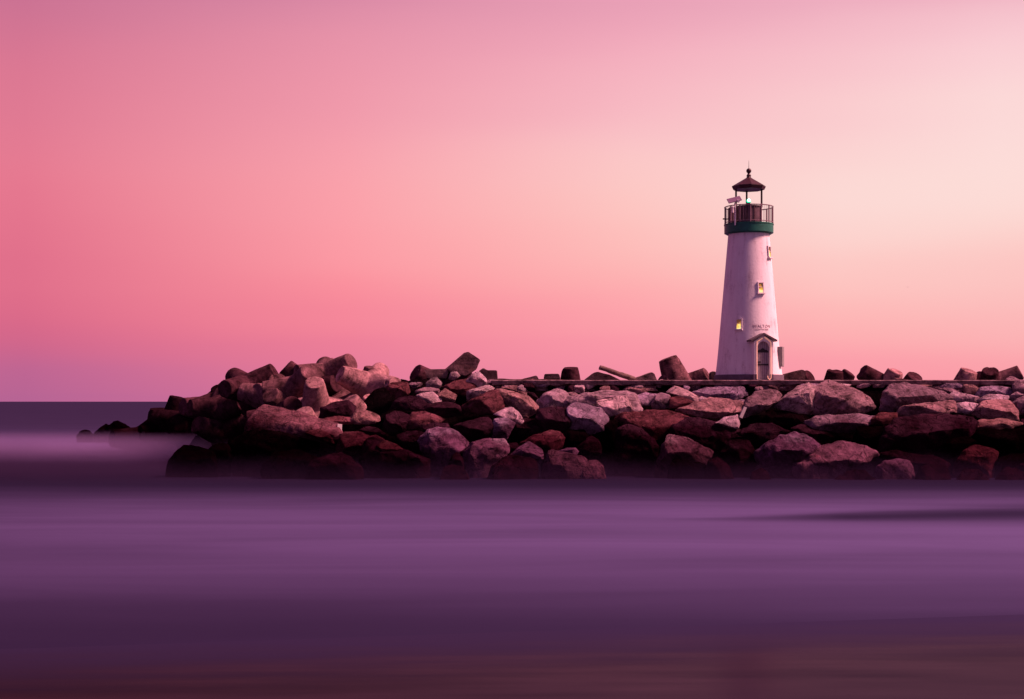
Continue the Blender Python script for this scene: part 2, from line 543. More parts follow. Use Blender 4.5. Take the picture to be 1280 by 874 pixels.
def hz(py): return (476 - py) * PX
def lx(px, y): return (px - 640) / FOC * (LY + y) - LX            # photo column -> sideways offset on a part y in front of the axis
def lz(py, y): return (HOR - py) / FOC * (LY + y) + CAM_H - LZ


def trad(z):
    return 1.265 + (2.06 - 1.265) * (1 - z / 9.26) + .05 * max(0, 1 - z / 2.0) ** 2


# plaster: off white, streaked and patched
mp_ = bpy.data.materials.new('white_plaster')
mp_.use_nodes = True
t = mp_.node_tree
b = t.nodes['Principled BSDF']
L = t.links.new
c = N(t, 'ShaderNodeTexCoord')
m1 = N(t, 'ShaderNodeMapping'); m1.inputs['Scale'].default_value = (2.2, 2.2, .35); L(c.outputs['Object'], m1.inputs[0])
n1 = N(t, 'ShaderNodeTexNoise'); n1.inputs['Scale'].default_value = 1.3; n1.inputs['Detail'].default_value = 7; n1.inputs['Roughness'].default_value = .65; L(m1.outputs[0], n1.inputs[0])
n2 = N(t, 'ShaderNodeTexNoise'); n2.inputs['Scale'].default_value = .8; n2.inputs['Detail'].default_value = 5; L(c.outputs['Object'], n2.inputs[0])
n4 = N(t, 'ShaderNodeTexNoise'); n4.inputs['Scale'].default_value = 9; n4.inputs['Detail'].default_value = 5; L(c.outputs['Object'], n4.inputs[0])
k = M(t, 'ADD', M(t, 'MULTIPLY', n1.outputs[0], .55), M(t, 'ADD', M(t, 'MULTIPLY', n2.outputs[0], .3), M(t, 'MULTIPLY', n4.outputs[0], .15)))
L(ramp(t, k, [(.37, (.54, .47, .50)), (.475, (.80, .76, .78)), (.62, (.88, .86, .87))]), b.inputs['Base Color'])
b.inputs['Roughness'].default_value = .75
b.inputs['Specular IOR Level'].default_value = .2
bp = N(t, 'ShaderNodeBump'); bp.inputs['Strength'].default_value = .22; bp.inputs['Distance'].default_value = .04
L(n4.outputs[0], bp.inputs['Height']); L(bp.outputs[0], b.inputs['Normal'])
M_PLASTER = mp_
M_TRIM = mat('white_trim', (.74, .68, .7), .6, var=.12, scale=8)
M_BAND = mat('mauve_band', (.13, .09, .13), .7, var=.3, scale=4)
M_GREEN = mat('green_paint', (.008, .125, .085), .45, var=.3, scale=3)
M_IRON = mat('maroon_iron', (.045, .014, .020), .5, var=.4, scale=6)
M_IRON2 = mat('maroon_panel', (.10, .055, .075), .5, var=.35, scale=5)
M_RAIL = mat('railing_metal', (.22, .13, .16), .5, var=.2, scale=8)
M_BLACK = mat('black_iron', (.02, .016, .02), .5)
M_ROOFT = mat('hood_roof', (.09, .06, .08), .7, var=.35, scale=9, bump=.3, bscale=18)
M_GREY = mat('grey_box', (.24, .21, .22), .5, var=.25, scale=5)
M_LETTER = mat('dark_letters', (.24, .14, .19), .6)
M_GLOW = mat('beacon_green', (.1, .6, .4), .3, emit=(.02, .85, .40), estr=1.5)
M_CORE = mat('beacon_core', (.8, 1, .9), .3, emit=(.75, 1.0, .9), estr=2.5)
M_ROPE = mat('rope_light', (.8, .45, .36), .4, emit=(1.0, .42, .28), estr=.3)

# door planks
M_DOOR = bpy.data.materials.new('grey_planks')
M_DOOR.use_nodes = True
t = M_DOOR.node_tree
b = t.nodes['Principled BSDF']
L = t.links.new
c = N(t, 'ShaderNodeTexCoord')
wv = N(t, 'ShaderNodeTexWave'); wv.inputs['Scale'].default_value = 2.6; wv.inputs['Distortion'].default_value = .3
m1 = N(t, 'ShaderNodeMapping'); m1.inputs['Rotation'].default_value = (0, 0, R(-9)); L(c.outputs['Object'], m1.inputs[0]); L(m1.outputs[0], wv.inputs[0])
n1 = N(t, 'ShaderNodeTexNoise'); n1.inputs['Scale'].default_value = 7; n1.inputs['Detail'].default_value = 6; L(c.outputs['Object'], n1.inputs[0])
gap = M(t, 'MULTIPLY', M(t, 'SUBTRACT', .14, wv.outputs['Fac']), 8, clamp=True)
L(mixc(t, gap, ramp(t, n1.outputs[0], [(.3, (.25, .21, .25)), (.7, (.38, .33, .37))]), (.06, .04, .06)), b.inputs['Base Color'])
b.inputs['Roughness'].default_value = .7

# lit panes: warm room, brighter towards the lamp, glazing uneven
M_PANE = bpy.data.materials.new('lit_pane')
M_PANE.use_nodes = True
t = M_PANE.node_tree
b = t.nodes['Principled BSDF']
L = t.links.new
c = N(t, 'ShaderNodeTexCoord')
n1 = N(t, 'ShaderNodeTexNoise'); n1.inputs['Scale'].default_value = 4.5; n1.inputs['Detail'].default_value = 2; L(c.outputs['Object'], n1.inputs[0])
sg = N(t, 'ShaderNodeSeparateXYZ'); L(c.outputs['Generated'], sg.inputs[0])
room = M(t, 'ADD', M(t, 'SUBTRACT', 1.0, sg.outputs[2]), M(t, 'MULTIPLY', M(t, 'SUBTRACT', n1.outputs[0], .5), 1.1))
L(ramp(t, room, [(.22, (.10, .035, .012)), (.42, (.50, .20, .03)), (.60, (1.0, .60, .09)), (.80, (1.0, .82, .34))]), b.inputs['Emission Color'])
b.inputs['Emission Strength'].default_value = .65
b.inputs['Base Color'].default_value = (.1, .05, .03, 1)
b.inputs['Roughness'].default_value = .15

bm = bmesh.new()
prof = [(trad(9.26 * i / 40), 9.26 * i / 40) for i in range(41)]
prof += [(1.285, 9.27), (1.36, 9.34)]
lathe(bm, prof, 96)
build('tower', bm, M_PLASTER, lh, smooth=30)
bm = bmesh.new()
lathe(bm, [(2.16, -.04), (2.155, .32), (2.12, .35), (1.9, .35), (1.9, -.04)], 96, closed=True)
build('base_band', bm, M_BAND, lh, smooth=30)

bm = bmesh.new()
z0, z1 = hz(292.3), hz(281)
lathe(bm, [(1.2, z0 - .07), (1.40, z0 - .06), (1.42, z0 + .002), (1.52, z0 + .004), (1.52, z1 - .07), (1.545, z1 - .065), (1.545, z1), (.5, z1)], 96)
gal = build('gallery', bm, M_GREEN, lh, smooth=30)

zr0, zr1 = z1 + .06, hz(259.6)
bm = bmesh.new()
for zz, r in ((zr1, .032), (zr0 + .03, .026)):
    n = 96
    for i in range(n):
        a0, a1 = 2 * math.pi * i / n, 2 * math.pi * (i + 1) / n
        tube(bm, (1.5 * math.cos(a0), 1.5 * math.sin(a0), zz), (1.5 * math.cos(a1), 1.5 * math.sin(a1), zz), r, n=6)
for i in range(56):
    a = 2 * math.pi * (i + .5) / 56
    tube(bm, (1.5 * math.cos(a), 1.5 * math.sin(a), zr0), (1.5 * math.cos(a), 1.5 * math.sin(a), zr1), .011, n=5)
rail = build('railing', bm, M_RAIL, lh, smooth=40)
for i in range(14):
    a = 2 * math.pi * (i + .28) / 14
    bm = bmesh.new()
    tube(bm, (1.5 * math.cos(a), 1.5 * math.sin(a), z1 + .002), (1.5 * math.cos(a), 1.5 * math.sin(a), zr1 + .02), .034, n=8)
    build('post', bm, M_RAIL, rail, smooth=40)

bm = bmesh.new()
zd = hz(258.6)
lathe(bm, [(.79, z1 + .003), (.79, zd - .05), (.86, zd - .045), (.86, zd), (.05, zd)], 20)
drum = build('lantern_drum', bm, M_IRON2, lh, smooth=15)
for i in range(10):
    a = 2 * math.pi * i / 10
    bm = bmesh.new()
    box(bm, (.80, 0, (z1 + zd) / 2 - .02), (.05, .05, zd - z1 - .08), bev=.01)
    bmesh.ops.rotate(bm, cent=(0, 0, 0), matrix=Matrix.Rotation(a, 3, 'Z'), verts=bm.verts)
    build('rib', bm, M_IRON, drum)
bm = bmesh.new()
box(bm, (-1.08, -.42, z1 + .5), (.50, .62, .96), bev=.02)
cab = build('equipment_cabinet', bm, M_IRON, lh, smooth=30)
bm = bmesh.new()
box(bm, (-1.08, -.742, z1 + .52), (.40, .02, .78), bev=.006)
build('cabinet_door', bm, M_IRON2, cab)
# lantern posts and roof
ze = hz(237.2)
for a in (0, 90, 180):
    bm = bmesh.new()
    box(bm, (.8 * math.cos(R(a)), .8 * math.sin(R(a)), (zd + ze) / 2 + .05), (.105, .105, ze - zd + .1), bev=.012)
    build('lantern_post', bm, M_IRON, lh)
bm = bmesh.new()
za = hz(223)
prof = [(.85, ze - .0), (.97, ze - .03), (1.06, ze + .15), (1.06, ze + .20), (.56, ze + .49), (.15, za + .02), (.12, za + .12)]
lathe(bm, prof, 8)
rf = build('lantern_roof', bm, M_IRON, lh, smooth=10)
bm = bmesh.new()
prof = [(.13, za + .10), (.15, za + .16), (.09, za + .24), (.075, za + .32)]
zb = hz(214)
for i in range(1, 12):
    a = -math.pi / 2 + math.pi * i / 12
    prof.append((.16 * math.cos(a), zb + .16 * math.sin(a)))
lathe(bm, prof, 24)
build('finial', bm, M_IRON, rf, smooth=40)
bm = bmesh.new()
tube(bm, (0, 0, zb + .14), (0, 0, hz(201)), .018, .008, n=6)
build('lightning_rod', bm, M_IRON, rf)
# beacon
bm = bmesh.new()
zl = hz(251.4)
lathe(bm, [(.16, zd + .002), (.16, zd + .06), (.08, zd + .09), (.08, zl - .15), (.13, zl - .13), (.13, zl - .11)], 20)
bea = build('beacon', bm, M_BLACK, lh, smooth=30)
bm = bmesh.new()
prof = [(.10, zl - .105), (.125, zl - .05), (.13, zl), (.115, zl + .07), (.05, zl + .12)]
lathe(bm, prof, 24)
build('beacon_lens', bm, M_GLOW, bea, smooth=40)
bm = bmesh.new()
r = bmesh.ops.create_uvsphere(bm, u_segments=16, v_segments=10, radius=.10)
bmesh.ops.translate(bm, vec=(.0, -.06, zl + .01), verts=r['verts'])
build('beacon_lamp', bm, M_CORE, bea, smooth=60)
# solar panel on a mast at the rail
my_ = -1.22
mx_ = lx(918.9, my_)
bm = bmesh.new()
tube(bm, (mx_, my_, z1 - .2), (mx_, my_, hz(257)), .05, n=10)
mast = build('panel_mast', bm, M_TRIM, lh, smooth=40)
bm = bmesh.new()
rot = Matrix.Rotation(R(-14), 3, 'Y') @ Matrix.Rotation(R(38), 3, 'X')
box(bm, (mx_ - .06, my_ - .05, hz(253.6)), (.84, .52, .05), rot, bev=.01)
pn = build('solar_panel', bm, mat('panel_back', (.20, .13, .2), .4, var=.2), mast)
bm = bmesh.new()
box(bm, (mx_ + .16, my_ - .20, hz(255.6)), (.16, .12, .18), bev=.02)
build('junction_box', bm, M_TRIM, mast)
bm = bmesh.new()
tube(bm, (lx(915.8, -1.42), -1.42, hz(263)), (lx(915.8, -1.42), -1.42, hz(270)), .055, .065, n=12)
tube(bm, (lx(915.8, -1.42), -1.42, hz(263)), (lx(915.8, -1.42), -1.42, hz(261.8)), .075, .03, n=12)
tube(bm, (lx(915.8, -1.42), -1.42, hz(262)), (lx(915.8, -1.42) + .05, -1.2, hz(261)), .015, n=6)
build('rail_lamp', bm, M_TRIM, lh, smooth=40)
bm = bmesh.new()
tube(bm, (-1.3, -.5, hz(275.5)), (-1.70, -.5, hz(275.3)), .03, .045, n=10)
build('foghorn', bm, M_IRON, lh, smooth=40)


def onwall(phi, z):
    """map (u right, w outward, v up) on the tower wall to lighthouse coordinates"""
    o_ = Vector((math.sin(phi), -math.cos(phi), 0))
    lx = Vector((math.cos(phi), math.sin(phi), 0))
    tl = math.atan(.086)
    nn = o_ * math.cos(tl) + Vector((0, 0, math.sin(tl)))
    up = Vector((0, 0, math.cos(tl))) - o_ * math.sin(tl)
    p0 = o_ * trad(z) + Vector((0, 0, z))
    return lambda v: p0 + lx * v[0] + nn * v[1] + up * v[2]


def xform(bm, f):
    for v in bm.verts:
        v.co = f(v.co)


def wall_angle(px, z, add=0.0):
    r = trad(z) + add
    return min([R(.25 * i) for i in range(-330, 331)], key=lambda a: abs(r * math.sin(a) - lx(px, -r * math.cos(a))))


for (wpx, w0, w1) in ((951.1, 352.5, 367.2), (923.6, 398.3, 412.6), (962.0, 307.5, 323.0)):
    zc = hz((w0 + w1) / 2)
    phi = wall_angle(wpx, zc, .05)
    zc = lz((w0 + w1) / 2, -trad(zc) * math.cos(phi))
    f = onwall(phi, zc)
    h = (w1 - w0) * PX
    w = .42
    bm = bmesh.new()
    box(bm, (-w / 2 + .035, .02, 0), (.07, .10, h), bev=.008)
    box(bm, (w / 2 - .035, .02, 0), (.07, .10, h), bev=.008)
    box(bm, (0, .022, h / 2 - .04), (w - .142, .09, .08), bev=.008)
    xform(bm, f)
    wf = build('window', bm, M_TRIM, lh)
    bm = bmesh.new()
    box(bm, (0, .05, -h / 2 + .01), (w + .10, .17, .085), bev=.012)
    xform(bm, f)
    build('sill', bm, M_TRIM, wf)
    bm = bmesh.new()
    box(bm, (0, .012, -.02), (w - .15, .02, h - .12))
    xform(bm, f)
    build('pane', bm, M_PANE, wf)
    bm = bmesh.new()
    box(bm, (0, .03, .05), (w - .15, .025, .03))
    xform(bm, f)
    build('glazing_bar', bm, M_TRIM, wf)

# porch round the door
PH = R(9)
po = Vector((math.sin(PH), -math.cos(PH), 0))
pl = Vector((math.cos(PH), math.sin(PH), 0))
PU = lx(954.4, -2.4) / math.cos(PH) - 2.46 * math.tan(PH)
pf = lambda v: pl * (v[0] + PU) + po * v[1] + Vector((0, 0, v[2]))


def extrude_outline(bm, pts, w0, w1):
    A = [bm.verts.new((u, w0, v)) for u, v in pts]
    B = [bm.verts.new((u, w1, v)) for u, v in pts]
    n = len(pts)
    bm.faces.new(A); bm.faces.new(list(reversed(B)))
    for i in range(n):
        bm.faces.new((A[i], B[i], B[(i + 1) % n], A[(i + 1) % n]))


DW = .39
arch = [(DW * math.cos(a), 1.96 + DW * math.sin(a)) for a in [math.pi * i / 16 for i in range(17)]]
inner = [(DW, -.03)] + arch + [(-DW, -.03)]
outer = [(.60, -.03)]
for u, v in arch:
    du, dv = u, v - 1.96
    k = .60 / max(abs(du), 1e-6)                       # ray from the arch centre to the jamb or the gable slope
    g_ = .76 / (dv + .6 * abs(du)) if dv + .6 * abs(du) > 1e-6 else 1e9
    k = min(k, g_)
    outer.append((du * k, 1.96 + dv * k))
outer.append((-.60, -.03))
bm = bmesh.new()
lay = [[bm.verts.new((u, w, v)) for u, v in q] for w in (1.6, 2.46) for q in (inner, outer)]
for i in range(len(inner) - 1):
    for A, B2 in ((lay[0], lay[1]), (lay[2], lay[3]), (lay[0], lay[2]), (lay[1], lay[3])):
        bm.faces.new((A[i], A[i + 1], B2[i + 1], B2[i]))
for i in (0, -1):
    bm.faces.new((lay[0][i], lay[1][i], lay[3][i], lay[2][i]))
xform(bm, pf)
porch = build('porch', bm, M_PLASTER, lh)
for s in (-1, 1):
    bm = bmesh.new()
    extrude_outline(bm, [(0, 2.74), (s * .82, 2.34), (s * .82, 2.44), (0, 2.86)], 1.55, 2.62)
    xform(bm, pf)
    build('hood_roof', bm, M_ROOFT, porch)
    bm = bmesh.new()
    w1 = .62
    extrude_outline(bm, [(s * .602, -.035), (s * .625, -.035), (s * .625, .34), (s * .602, .34)], 1.7, 2.48)
    extrude_outline(bm, [(s * (DW + .01), -.035), (s * .60, -.035), (s * .60, .34), (s * (DW + .01), .34)], 2.463, 2.48)
    xform(bm, pf)
    build('plinth', bm, M_BAND, porch)
bm = bmesh.new()
pts = [(-.42, .05), (-.42, 2.30), (-.40, 2.33), (-.06, 2.55)]
for a_, b_ in zip(pts, pts[1:]):
    tube(bm, (a_[0], 2.50, a_[1]), (b_[0], 2.50, b_[1]), .024, n=8)
pts = [(.06, 2.60), (.40, 2.36), (.46, 2.28), (.47, .5), (.46, .12), (.38, .02), (.28, .10), (.24, .25)]
for a_, b_ in zip(pts, pts[1:]):
    tube(bm, (a_[0], 2.50, a_[1]), (b_[0], 2.50, b_[1]), .024, n=8)
xform(bm, pf)
build('rope_light', bm, M_ROPE, porch, smooth=40)
bm = bmesh.new()
D2 = DW - .004
arch2 = [(D2 * math.cos(a), 1.955 + D2 * math.sin(a)) for a in [math.pi * i / 16 for i in range(17)]]
extrude_outline(bm, [(D2, .02)] + arch2 + [(-D2, .02)], 2.22, 2.29)
xform(bm, pf)
door = build('door', bm, M_DOOR, lh)
for z in (1.72, .93):
    bm = bmesh.new()
    box(bm, (0, 2.305, z), (.74, .03, .085), bev=.008)
    if z > 1.5:
        extrude_outline(bm, [(-.30, z + .043), (-.28, z + .10), (-.12, z + .13), (-.06, z + .2), (0, z + .23), (.06, z + .2), (.12, z + .13), (.28, z + .10), (.30, z + .043)], 2.292, 2.315)
    xform(bm, pf)
    build('strap_hinge', bm, M_BLACK, door)
bm = bmesh.new()
box(bm, (-.25, 2.315, 1.09), (.24, .05, .075), bev=.01)
xform(bm, pf)
build('handle', bm, M_BLACK, door)
bm = bmesh.new()
box(bm, (0, 2.375, -.005), (2 * DW - .01, .16, .05), bev=.01)
xform(bm, pf)
build('threshold', bm, M_GREY, porch)

# meter box on the right of the tower
bm = bmesh.new()
a = R(66)
bo, bl = Vector((math.sin(a), -math.cos(a), 0)), Vector((math.cos(a), math.sin(a), 0))
fb = lambda v: bl * v[0] + bo * v[1] + Vector((0, 0, v[2]))
box(bm, (0, 2.0, (hz(434.5) + hz(459)) / 2), (.52, .34, hz(434.5) - hz(459)), bev=.02)
xform(bm, fb)
mb = build('meter_box', bm, M_GREY, lh, smooth=30)
bm = bmesh.new()
box(bm, (-.268, 2.0, (hz(434.5) + hz(459)) / 2), (.014, .26, (hz(434.5) - hz(459)) * .9), bev=.004)
xform(bm, fb)
build('box_door', bm, mat('box_door', (.17, .15, .16), .5, var=.3), mb)

# the two lines of lettering, bent round the wall
for txt, size, pyb, sp_ in (('WALTON', .255, 409.6, 1.12), ('LIGHTHOUSE', .155, 413.0, 1.0)):
    cu = bpy.data.curves.new('lettering', 'FONT')
    cu.body = txt
    cu.size = size
    cu.extrude = .004
    cu.offset = -.004
    cu.align_x = 'CENTER'
    cu.space_character = sp_
    tmp = bpy.data.objects.new('lettering', cu)
    me = bpy.data.meshes.new_from_object(tmp)
    bpy.data.objects.remove(tmp)
    me.name = 'lettering'
    ph0 = wall_angle(952.9, hz(pyb))
    zb_ = lz(pyb, -1.55)
    for v in me.vertices:
        u, vv, w = v.co
        z = zb_ + vv
        r = trad(z) + .010 + w
        a = ph0 + u / r
        v.co = (r * math.sin(a), -r * math.cos(a), z)
    me.materials.clear()
    me.materials.append(M_LETTER)
    o = bpy.data.objects.new('lettering', me)
    COL.objects.link(o)
    o.parent = lh

# ------------------------------------------------------------------ boulders
TILES = {'A': (200, 430, 5.142), 'B': (340, 430, 6.721), 'C': (370, 470, 6.242), 'D': (540, 470, 6.242), 'E': (720, 470, 6.244),
         'F': (880, 450, 5.46), 'G': (1080, 450, 5.46), 'K': (80, 430, 5.142), 'P': (300, 430, 5.142), 'M': (500, 430, 5.142), 'N': (700, 430, 5.142), 'X': (0, 0, 1)}
TINT = {'p': (.325, .215, .255), 'l': (.215, .142, .205), 'g': (.18, .108, .138), 't': (.225, .118, .128), 'r': (.098, .032, .042), 'm': (.14, .058, .074), 'd': (.028, .0095, .018), 'k': (.0050, .0016, .0030)}  # darkest tints: wet stone, plus the shade of the gaps put into the colour


def depth(py):
    return 86.0 + (480.0 - py) * 8.2 / 118.0


def rock_mesh(pts, Y, seed, thick=1.0, cut=3, rough=1.0, ridge=0.0):
    rnd = random.Random(seed)
    n = len(pts)
    cx = sum(p[0] for p in pts) / n
    cy = sum(p[1] for p in pts) / n
    x0, x1 = min(p[0] for p in pts), max(p[0] for p in pts)
    y0, y1 = min(p[1] for p in pts), max(p[1] for p in pts)
    k = Y / FOC
    w, h = (x1 - x0) * k, (y1 - y0) * k
    T = min(max(.8 * min(w, 1.6 * h), .5), 3.0) * thick
    V = []
    pts = [(cx + (px - cx) * 1.17, cy + (py - cy) * 1.10) for px, py in pts]
    for px, py in pts:
        s = (cy - py) / max(1e-3, (y1 - y0) / 2)          # +1 top, -1 foot
        V.append(at(px, py, Y + T * .22 * s + rnd.uniform(-.08, .08) * T))
    m = max(4, n // 2)
    j0 = rnd.uniform(0, n)
    s0 = rnd.uniform(-.15, .35)                            # height of the nose; below it the stone is undercut
    for i in range(m):                                     # shoulders towards the sea
        qx, qy = pts[int(j0 + i * n / m + rnd.uniform(-.4, .4)) % n]
        f = rnd.uniform(.5, .86)
        qx, qy = cx + (qx - cx) * f, cy + (qy - cy) * f
        s = (cy - qy) / max(1e-3, (y1 - y0) / 2)
        V.append(at(qx, qy, Y - T * (.56 - .62 * abs(s - s0) + rnd.uniform(-.08, .08))))
    for px, py in pts:                                     # back
        f = rnd.uniform(.6, .85)
        V.append(at(cx + (px - cx) * f, cy + (py - cy) * f, Y + T * rnd.uniform(.45, .65)))
    bm = bmesh.new()
    vs = [bm.verts.new(v) for v in V]
    r = bmesh.ops.convex_hull(bm, input=vs)
    bmesh.ops.delete(bm, geom=[v for v in bm.verts if not v.link_faces], context='VERTS')
    C0 = sum((v.co for v in bm.verts), Vector()) / len(bm.verts)
    if rnd.random() < .88:                                 # a flat bed face on top, sloping to the sea, and an undercut below the nose
        th = R(rnd.uniform(20, 38))
        ztop = at(cx, y0 + (y1 - y0) * rnd.uniform(.02, .12), Y)
        planes = [(Vector((C0.x, Y + T * .20, ztop.z)), Vector((rnd.uniform(-.10, .10), -math.sin(th), math.cos(th)))),
                  (at(cx, y0 + (y1 - y0) * rnd.uniform(.36, .56), Y - T * .42), Vector((rnd.uniform(-.35, .35), -1, rnd.uniform(-.85, -.3))).normalized())]
    else:
        planes = []
    for co, no in planes:
        g = bmesh.ops.bisect_plane(bm, geom=bm.verts[:] + bm.edges[:] + bm.faces[:], plane_co=co, plane_no=no, clear_outer=True)
        es = [e for e in g['geom_cut'] if isinstance(e, bmesh.types.BMEdge)]
        if es:
            bmesh.ops.holes_fill(bm, edges=es, sides=0)
    for i in range(cut * 2):                               # broken faces on the seaward side
        d = Vector((rnd.uniform(-1.2, 1.2), -1.0, rnd.uniform(-1.0, 1.3))).normalized()
        sup = max((v.co - C0).dot(d) for v in bm.verts)
        g = bmesh.ops.bisect_plane(bm, geom=bm.verts[:] + bm.edges[:] + bm.faces[:], plane_co=C0 + d * sup * (rnd.uniform(.76, .9) if i < 1 else rnd.uniform(.86, .98)), plane_no=d, clear_outer=True)
        es = [e for e in g['geom_cut'] if isinstance(e, bmesh.types.BMEdge)]
        if es:
            bmesh.ops.holes_fill(bm, edges=es, sides=0)
    bmesh.ops.remove_doubles(bm, verts=bm.verts, dist=.02)
    bmesh.ops.triangulate(bm, faces=bm.faces)
    size = max(w, h)
    tgt = max(.085, min(.16, size / 20))
    for it in range(6):
        es = [e for e in bm.edges if e.calc_length() > tgt]
        if not es or len(bm.faces) > 12000:
            break
        bmesh.ops.subdivide_edges(bm, edges=es, cuts=1, use_grid_fill=False)
        bmesh.ops.triangulate(bm, faces=[f for f in bm.faces if len(f.verts) > 3])
    bmesh.ops.smooth_vert(bm, verts=bm.verts, factor=.5, use_axis_x=True, use_axis_y=True, use_axis_z=True)
    bm.normal_update()
    o_ = Vector((seed * 7.31 % 91, seed * 3.77 % 83, seed * 5.13 % 77))
    amp = min(size, 3.5) * rough
    mv = []
    for v in bm.verts:
        p = v.co + o_
        a = noise.noise(p * .7) * .016 + (.5 - abs(noise.noise(p * 1.6 + Vector((9, 3, 1))))) * .026 - .010
        a += noise.noise(p * 3.6) * .012 + (.3 - abs(noise.noise(p * 6.5))) * .010
        # ledges along the bedding
        b_ = p.z * .9 + p.x * .35 + noise.noise(p * .6) * .5
        a += (abs((b_ * 1.6) % 1.0 - .5) - .25) * .035
        q = noise.voronoi(p * .75)[0]
        a += min(.0, q[0] - .25) * -.025
        mv.append(v.co + v.normal * a * amp)
    for v, c_ in zip(bm.verts, mv):
        v.co = c_
    for v in bm.verts:                                     # feet go on down under the water
        if v.co.z < .7:
            v.co.z -= (.7 - v.co.z) * 1.6
    zb = min(v.co.z for v in bm.verts)
    org = Vector((C0.x, C0.y, zb))
    for v in bm.verts:
        v.co -= org
    return bm, org


def boulder(tile, tint, dd, label, *pts, name='boulder', cat='boulder', group='boulders piled along the jetty', thick=1.0, cut=3, rough=1.0, Y=None, matl=None, ridge=0.0):
    boulder.n += 1
    ox, oy, s = TILES[tile]
    P = [(ox + x / s, oy + y / s) for x, y in pts]
    cyy = sum(p[1] for p in P) / len(P)
    Yd = (depth(cyy) + dd) if Y is None else Y
    bm, org = rock_mesh(P, Yd, boulder.n * 13 + 5, thick, cut, rough, ridge)
    o = build(name, bm, matl or M_ROCK, loc=org, smooth=38)
    rnd = random.Random(boulder.n)
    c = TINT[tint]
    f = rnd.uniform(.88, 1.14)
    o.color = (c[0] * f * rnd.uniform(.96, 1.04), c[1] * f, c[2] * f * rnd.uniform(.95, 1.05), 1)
    tag(o, label, cat, group)
    return o


boulder.n = 0
B_ = boulder

# --- in front of and left of the lighthouse
B_('X', 'p', -.6, 'long flat-topped pale slab of rock below the drifted log', (704, 506), (716, 496), (740, 491), (785, 487.5), (791, 494), (798, 513), (775, 512), (745, 514), (712, 513))
B_('E', 'p', -1.3, 'square pale block standing against the long flat-topped slab', (175, 200), (250, 180), (380, 155), (425, 250), (420, 280), (280, 320), (230, 300))
B_('E', 'l', -1.2, 'knobbly lilac boulder at the left end of the long flat-topped slab', (-60, 270), (-30, 225), (10, 205), (90, 240), (170, 240), (240, 310), (230, 400), (100, 470), (-40, 420))
B_('E', 'g', .9, 'small rounded grey boulder just under the path edge, below the dark dome-topped tetrapod', (10, 110), (50, 75), (110, 80), (160, 130), (130, 148), (10, 145))
B_('E', 't', .5, 'flat tan-red boulder right under the path edge, below the leaning slab beside the log', (380, 110), (430, 65), (580, 75), (630, 110), (610, 130), (460, 145))
B_('E', 'l', 0, 'low lilac boulder behind the right end of the long flat slab', (460, 160), (540, 132), (630, 145), (610, 200), (560, 235), (480, 225), (462, 190))
B_('E', 'g', -.3, 'knobbly grey boulder with a hunched top, left of the pointed pale-topped rock', (595, 210), (620, 160), (660, 125), (720, 150), (765, 200), (720, 255), (600, 260))
B_('E', 'p', -.1, 'pointed pale-topped boulder lying over a rust-red stone', (720, 130), (780, 80), (870, 115), (965, 170), (930, 207), (880, 190), (800, 165))
B_('E', 'r', -.5, 'rust-red stone under the pointed pale-topped boulder', (735, 165), (800, 160), (925, 205), (840, 245), (740, 255))
B_('N', 't', -.6, 'long tan boulder with a dark underside, below the grey one at the tower foot', (750, 430), (850, 390), (960, 350), (1100, 360), (1165, 385), (1180, 420), (1090, 450), (1000, 490), (880, 462))
B_('N', 'l', .5, 'flat lilac-grey boulder at the foot of the lighthouse, left of its door', (870, 315), (960, 265), (1120, 258), (1190, 290), (1200, 335), (1110, 362), (930, 345))
B_('N', 'p', .2, 'small bright pale stone wedged beside the pointed pale-topped boulder', (885, 350), (910, 335), (945, 350), (930, 372), (890, 375))
B_('E', 'r', -.7, 'wide low dark red boulder with a flat lit rim, left of the big pale-faced boulder', (310, 340), (380, 288), (470, 280), (580, 262), (740, 265), (880, 325), (790, 390), (700, 480), (600, 500), (430, 370), thick=.9)
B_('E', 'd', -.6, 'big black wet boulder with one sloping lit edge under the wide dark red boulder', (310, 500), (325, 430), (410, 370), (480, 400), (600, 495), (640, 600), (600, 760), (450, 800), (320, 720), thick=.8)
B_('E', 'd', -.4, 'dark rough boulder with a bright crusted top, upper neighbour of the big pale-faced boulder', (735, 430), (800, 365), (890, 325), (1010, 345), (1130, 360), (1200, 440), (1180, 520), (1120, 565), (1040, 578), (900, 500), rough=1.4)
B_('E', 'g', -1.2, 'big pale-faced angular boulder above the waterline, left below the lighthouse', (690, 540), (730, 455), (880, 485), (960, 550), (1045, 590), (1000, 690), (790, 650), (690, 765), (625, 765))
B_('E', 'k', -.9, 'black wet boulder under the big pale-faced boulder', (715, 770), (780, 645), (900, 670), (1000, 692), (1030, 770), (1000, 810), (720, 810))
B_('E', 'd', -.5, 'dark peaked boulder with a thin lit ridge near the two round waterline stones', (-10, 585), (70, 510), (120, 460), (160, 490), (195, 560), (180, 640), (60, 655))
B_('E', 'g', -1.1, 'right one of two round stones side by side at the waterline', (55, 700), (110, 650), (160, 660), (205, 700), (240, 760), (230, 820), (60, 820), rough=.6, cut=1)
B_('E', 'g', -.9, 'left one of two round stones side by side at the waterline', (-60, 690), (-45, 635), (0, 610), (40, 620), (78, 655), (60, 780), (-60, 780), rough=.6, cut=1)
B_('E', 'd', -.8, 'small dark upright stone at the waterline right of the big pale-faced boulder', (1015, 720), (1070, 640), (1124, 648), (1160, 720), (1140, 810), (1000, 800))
B_('E', 'k', .8, 'black boulder in the deep gap left of the big black wet boulder', (180, 350), (300, 330), (330, 420), (310, 560), (300, 720), (210, 700), (170, 520))

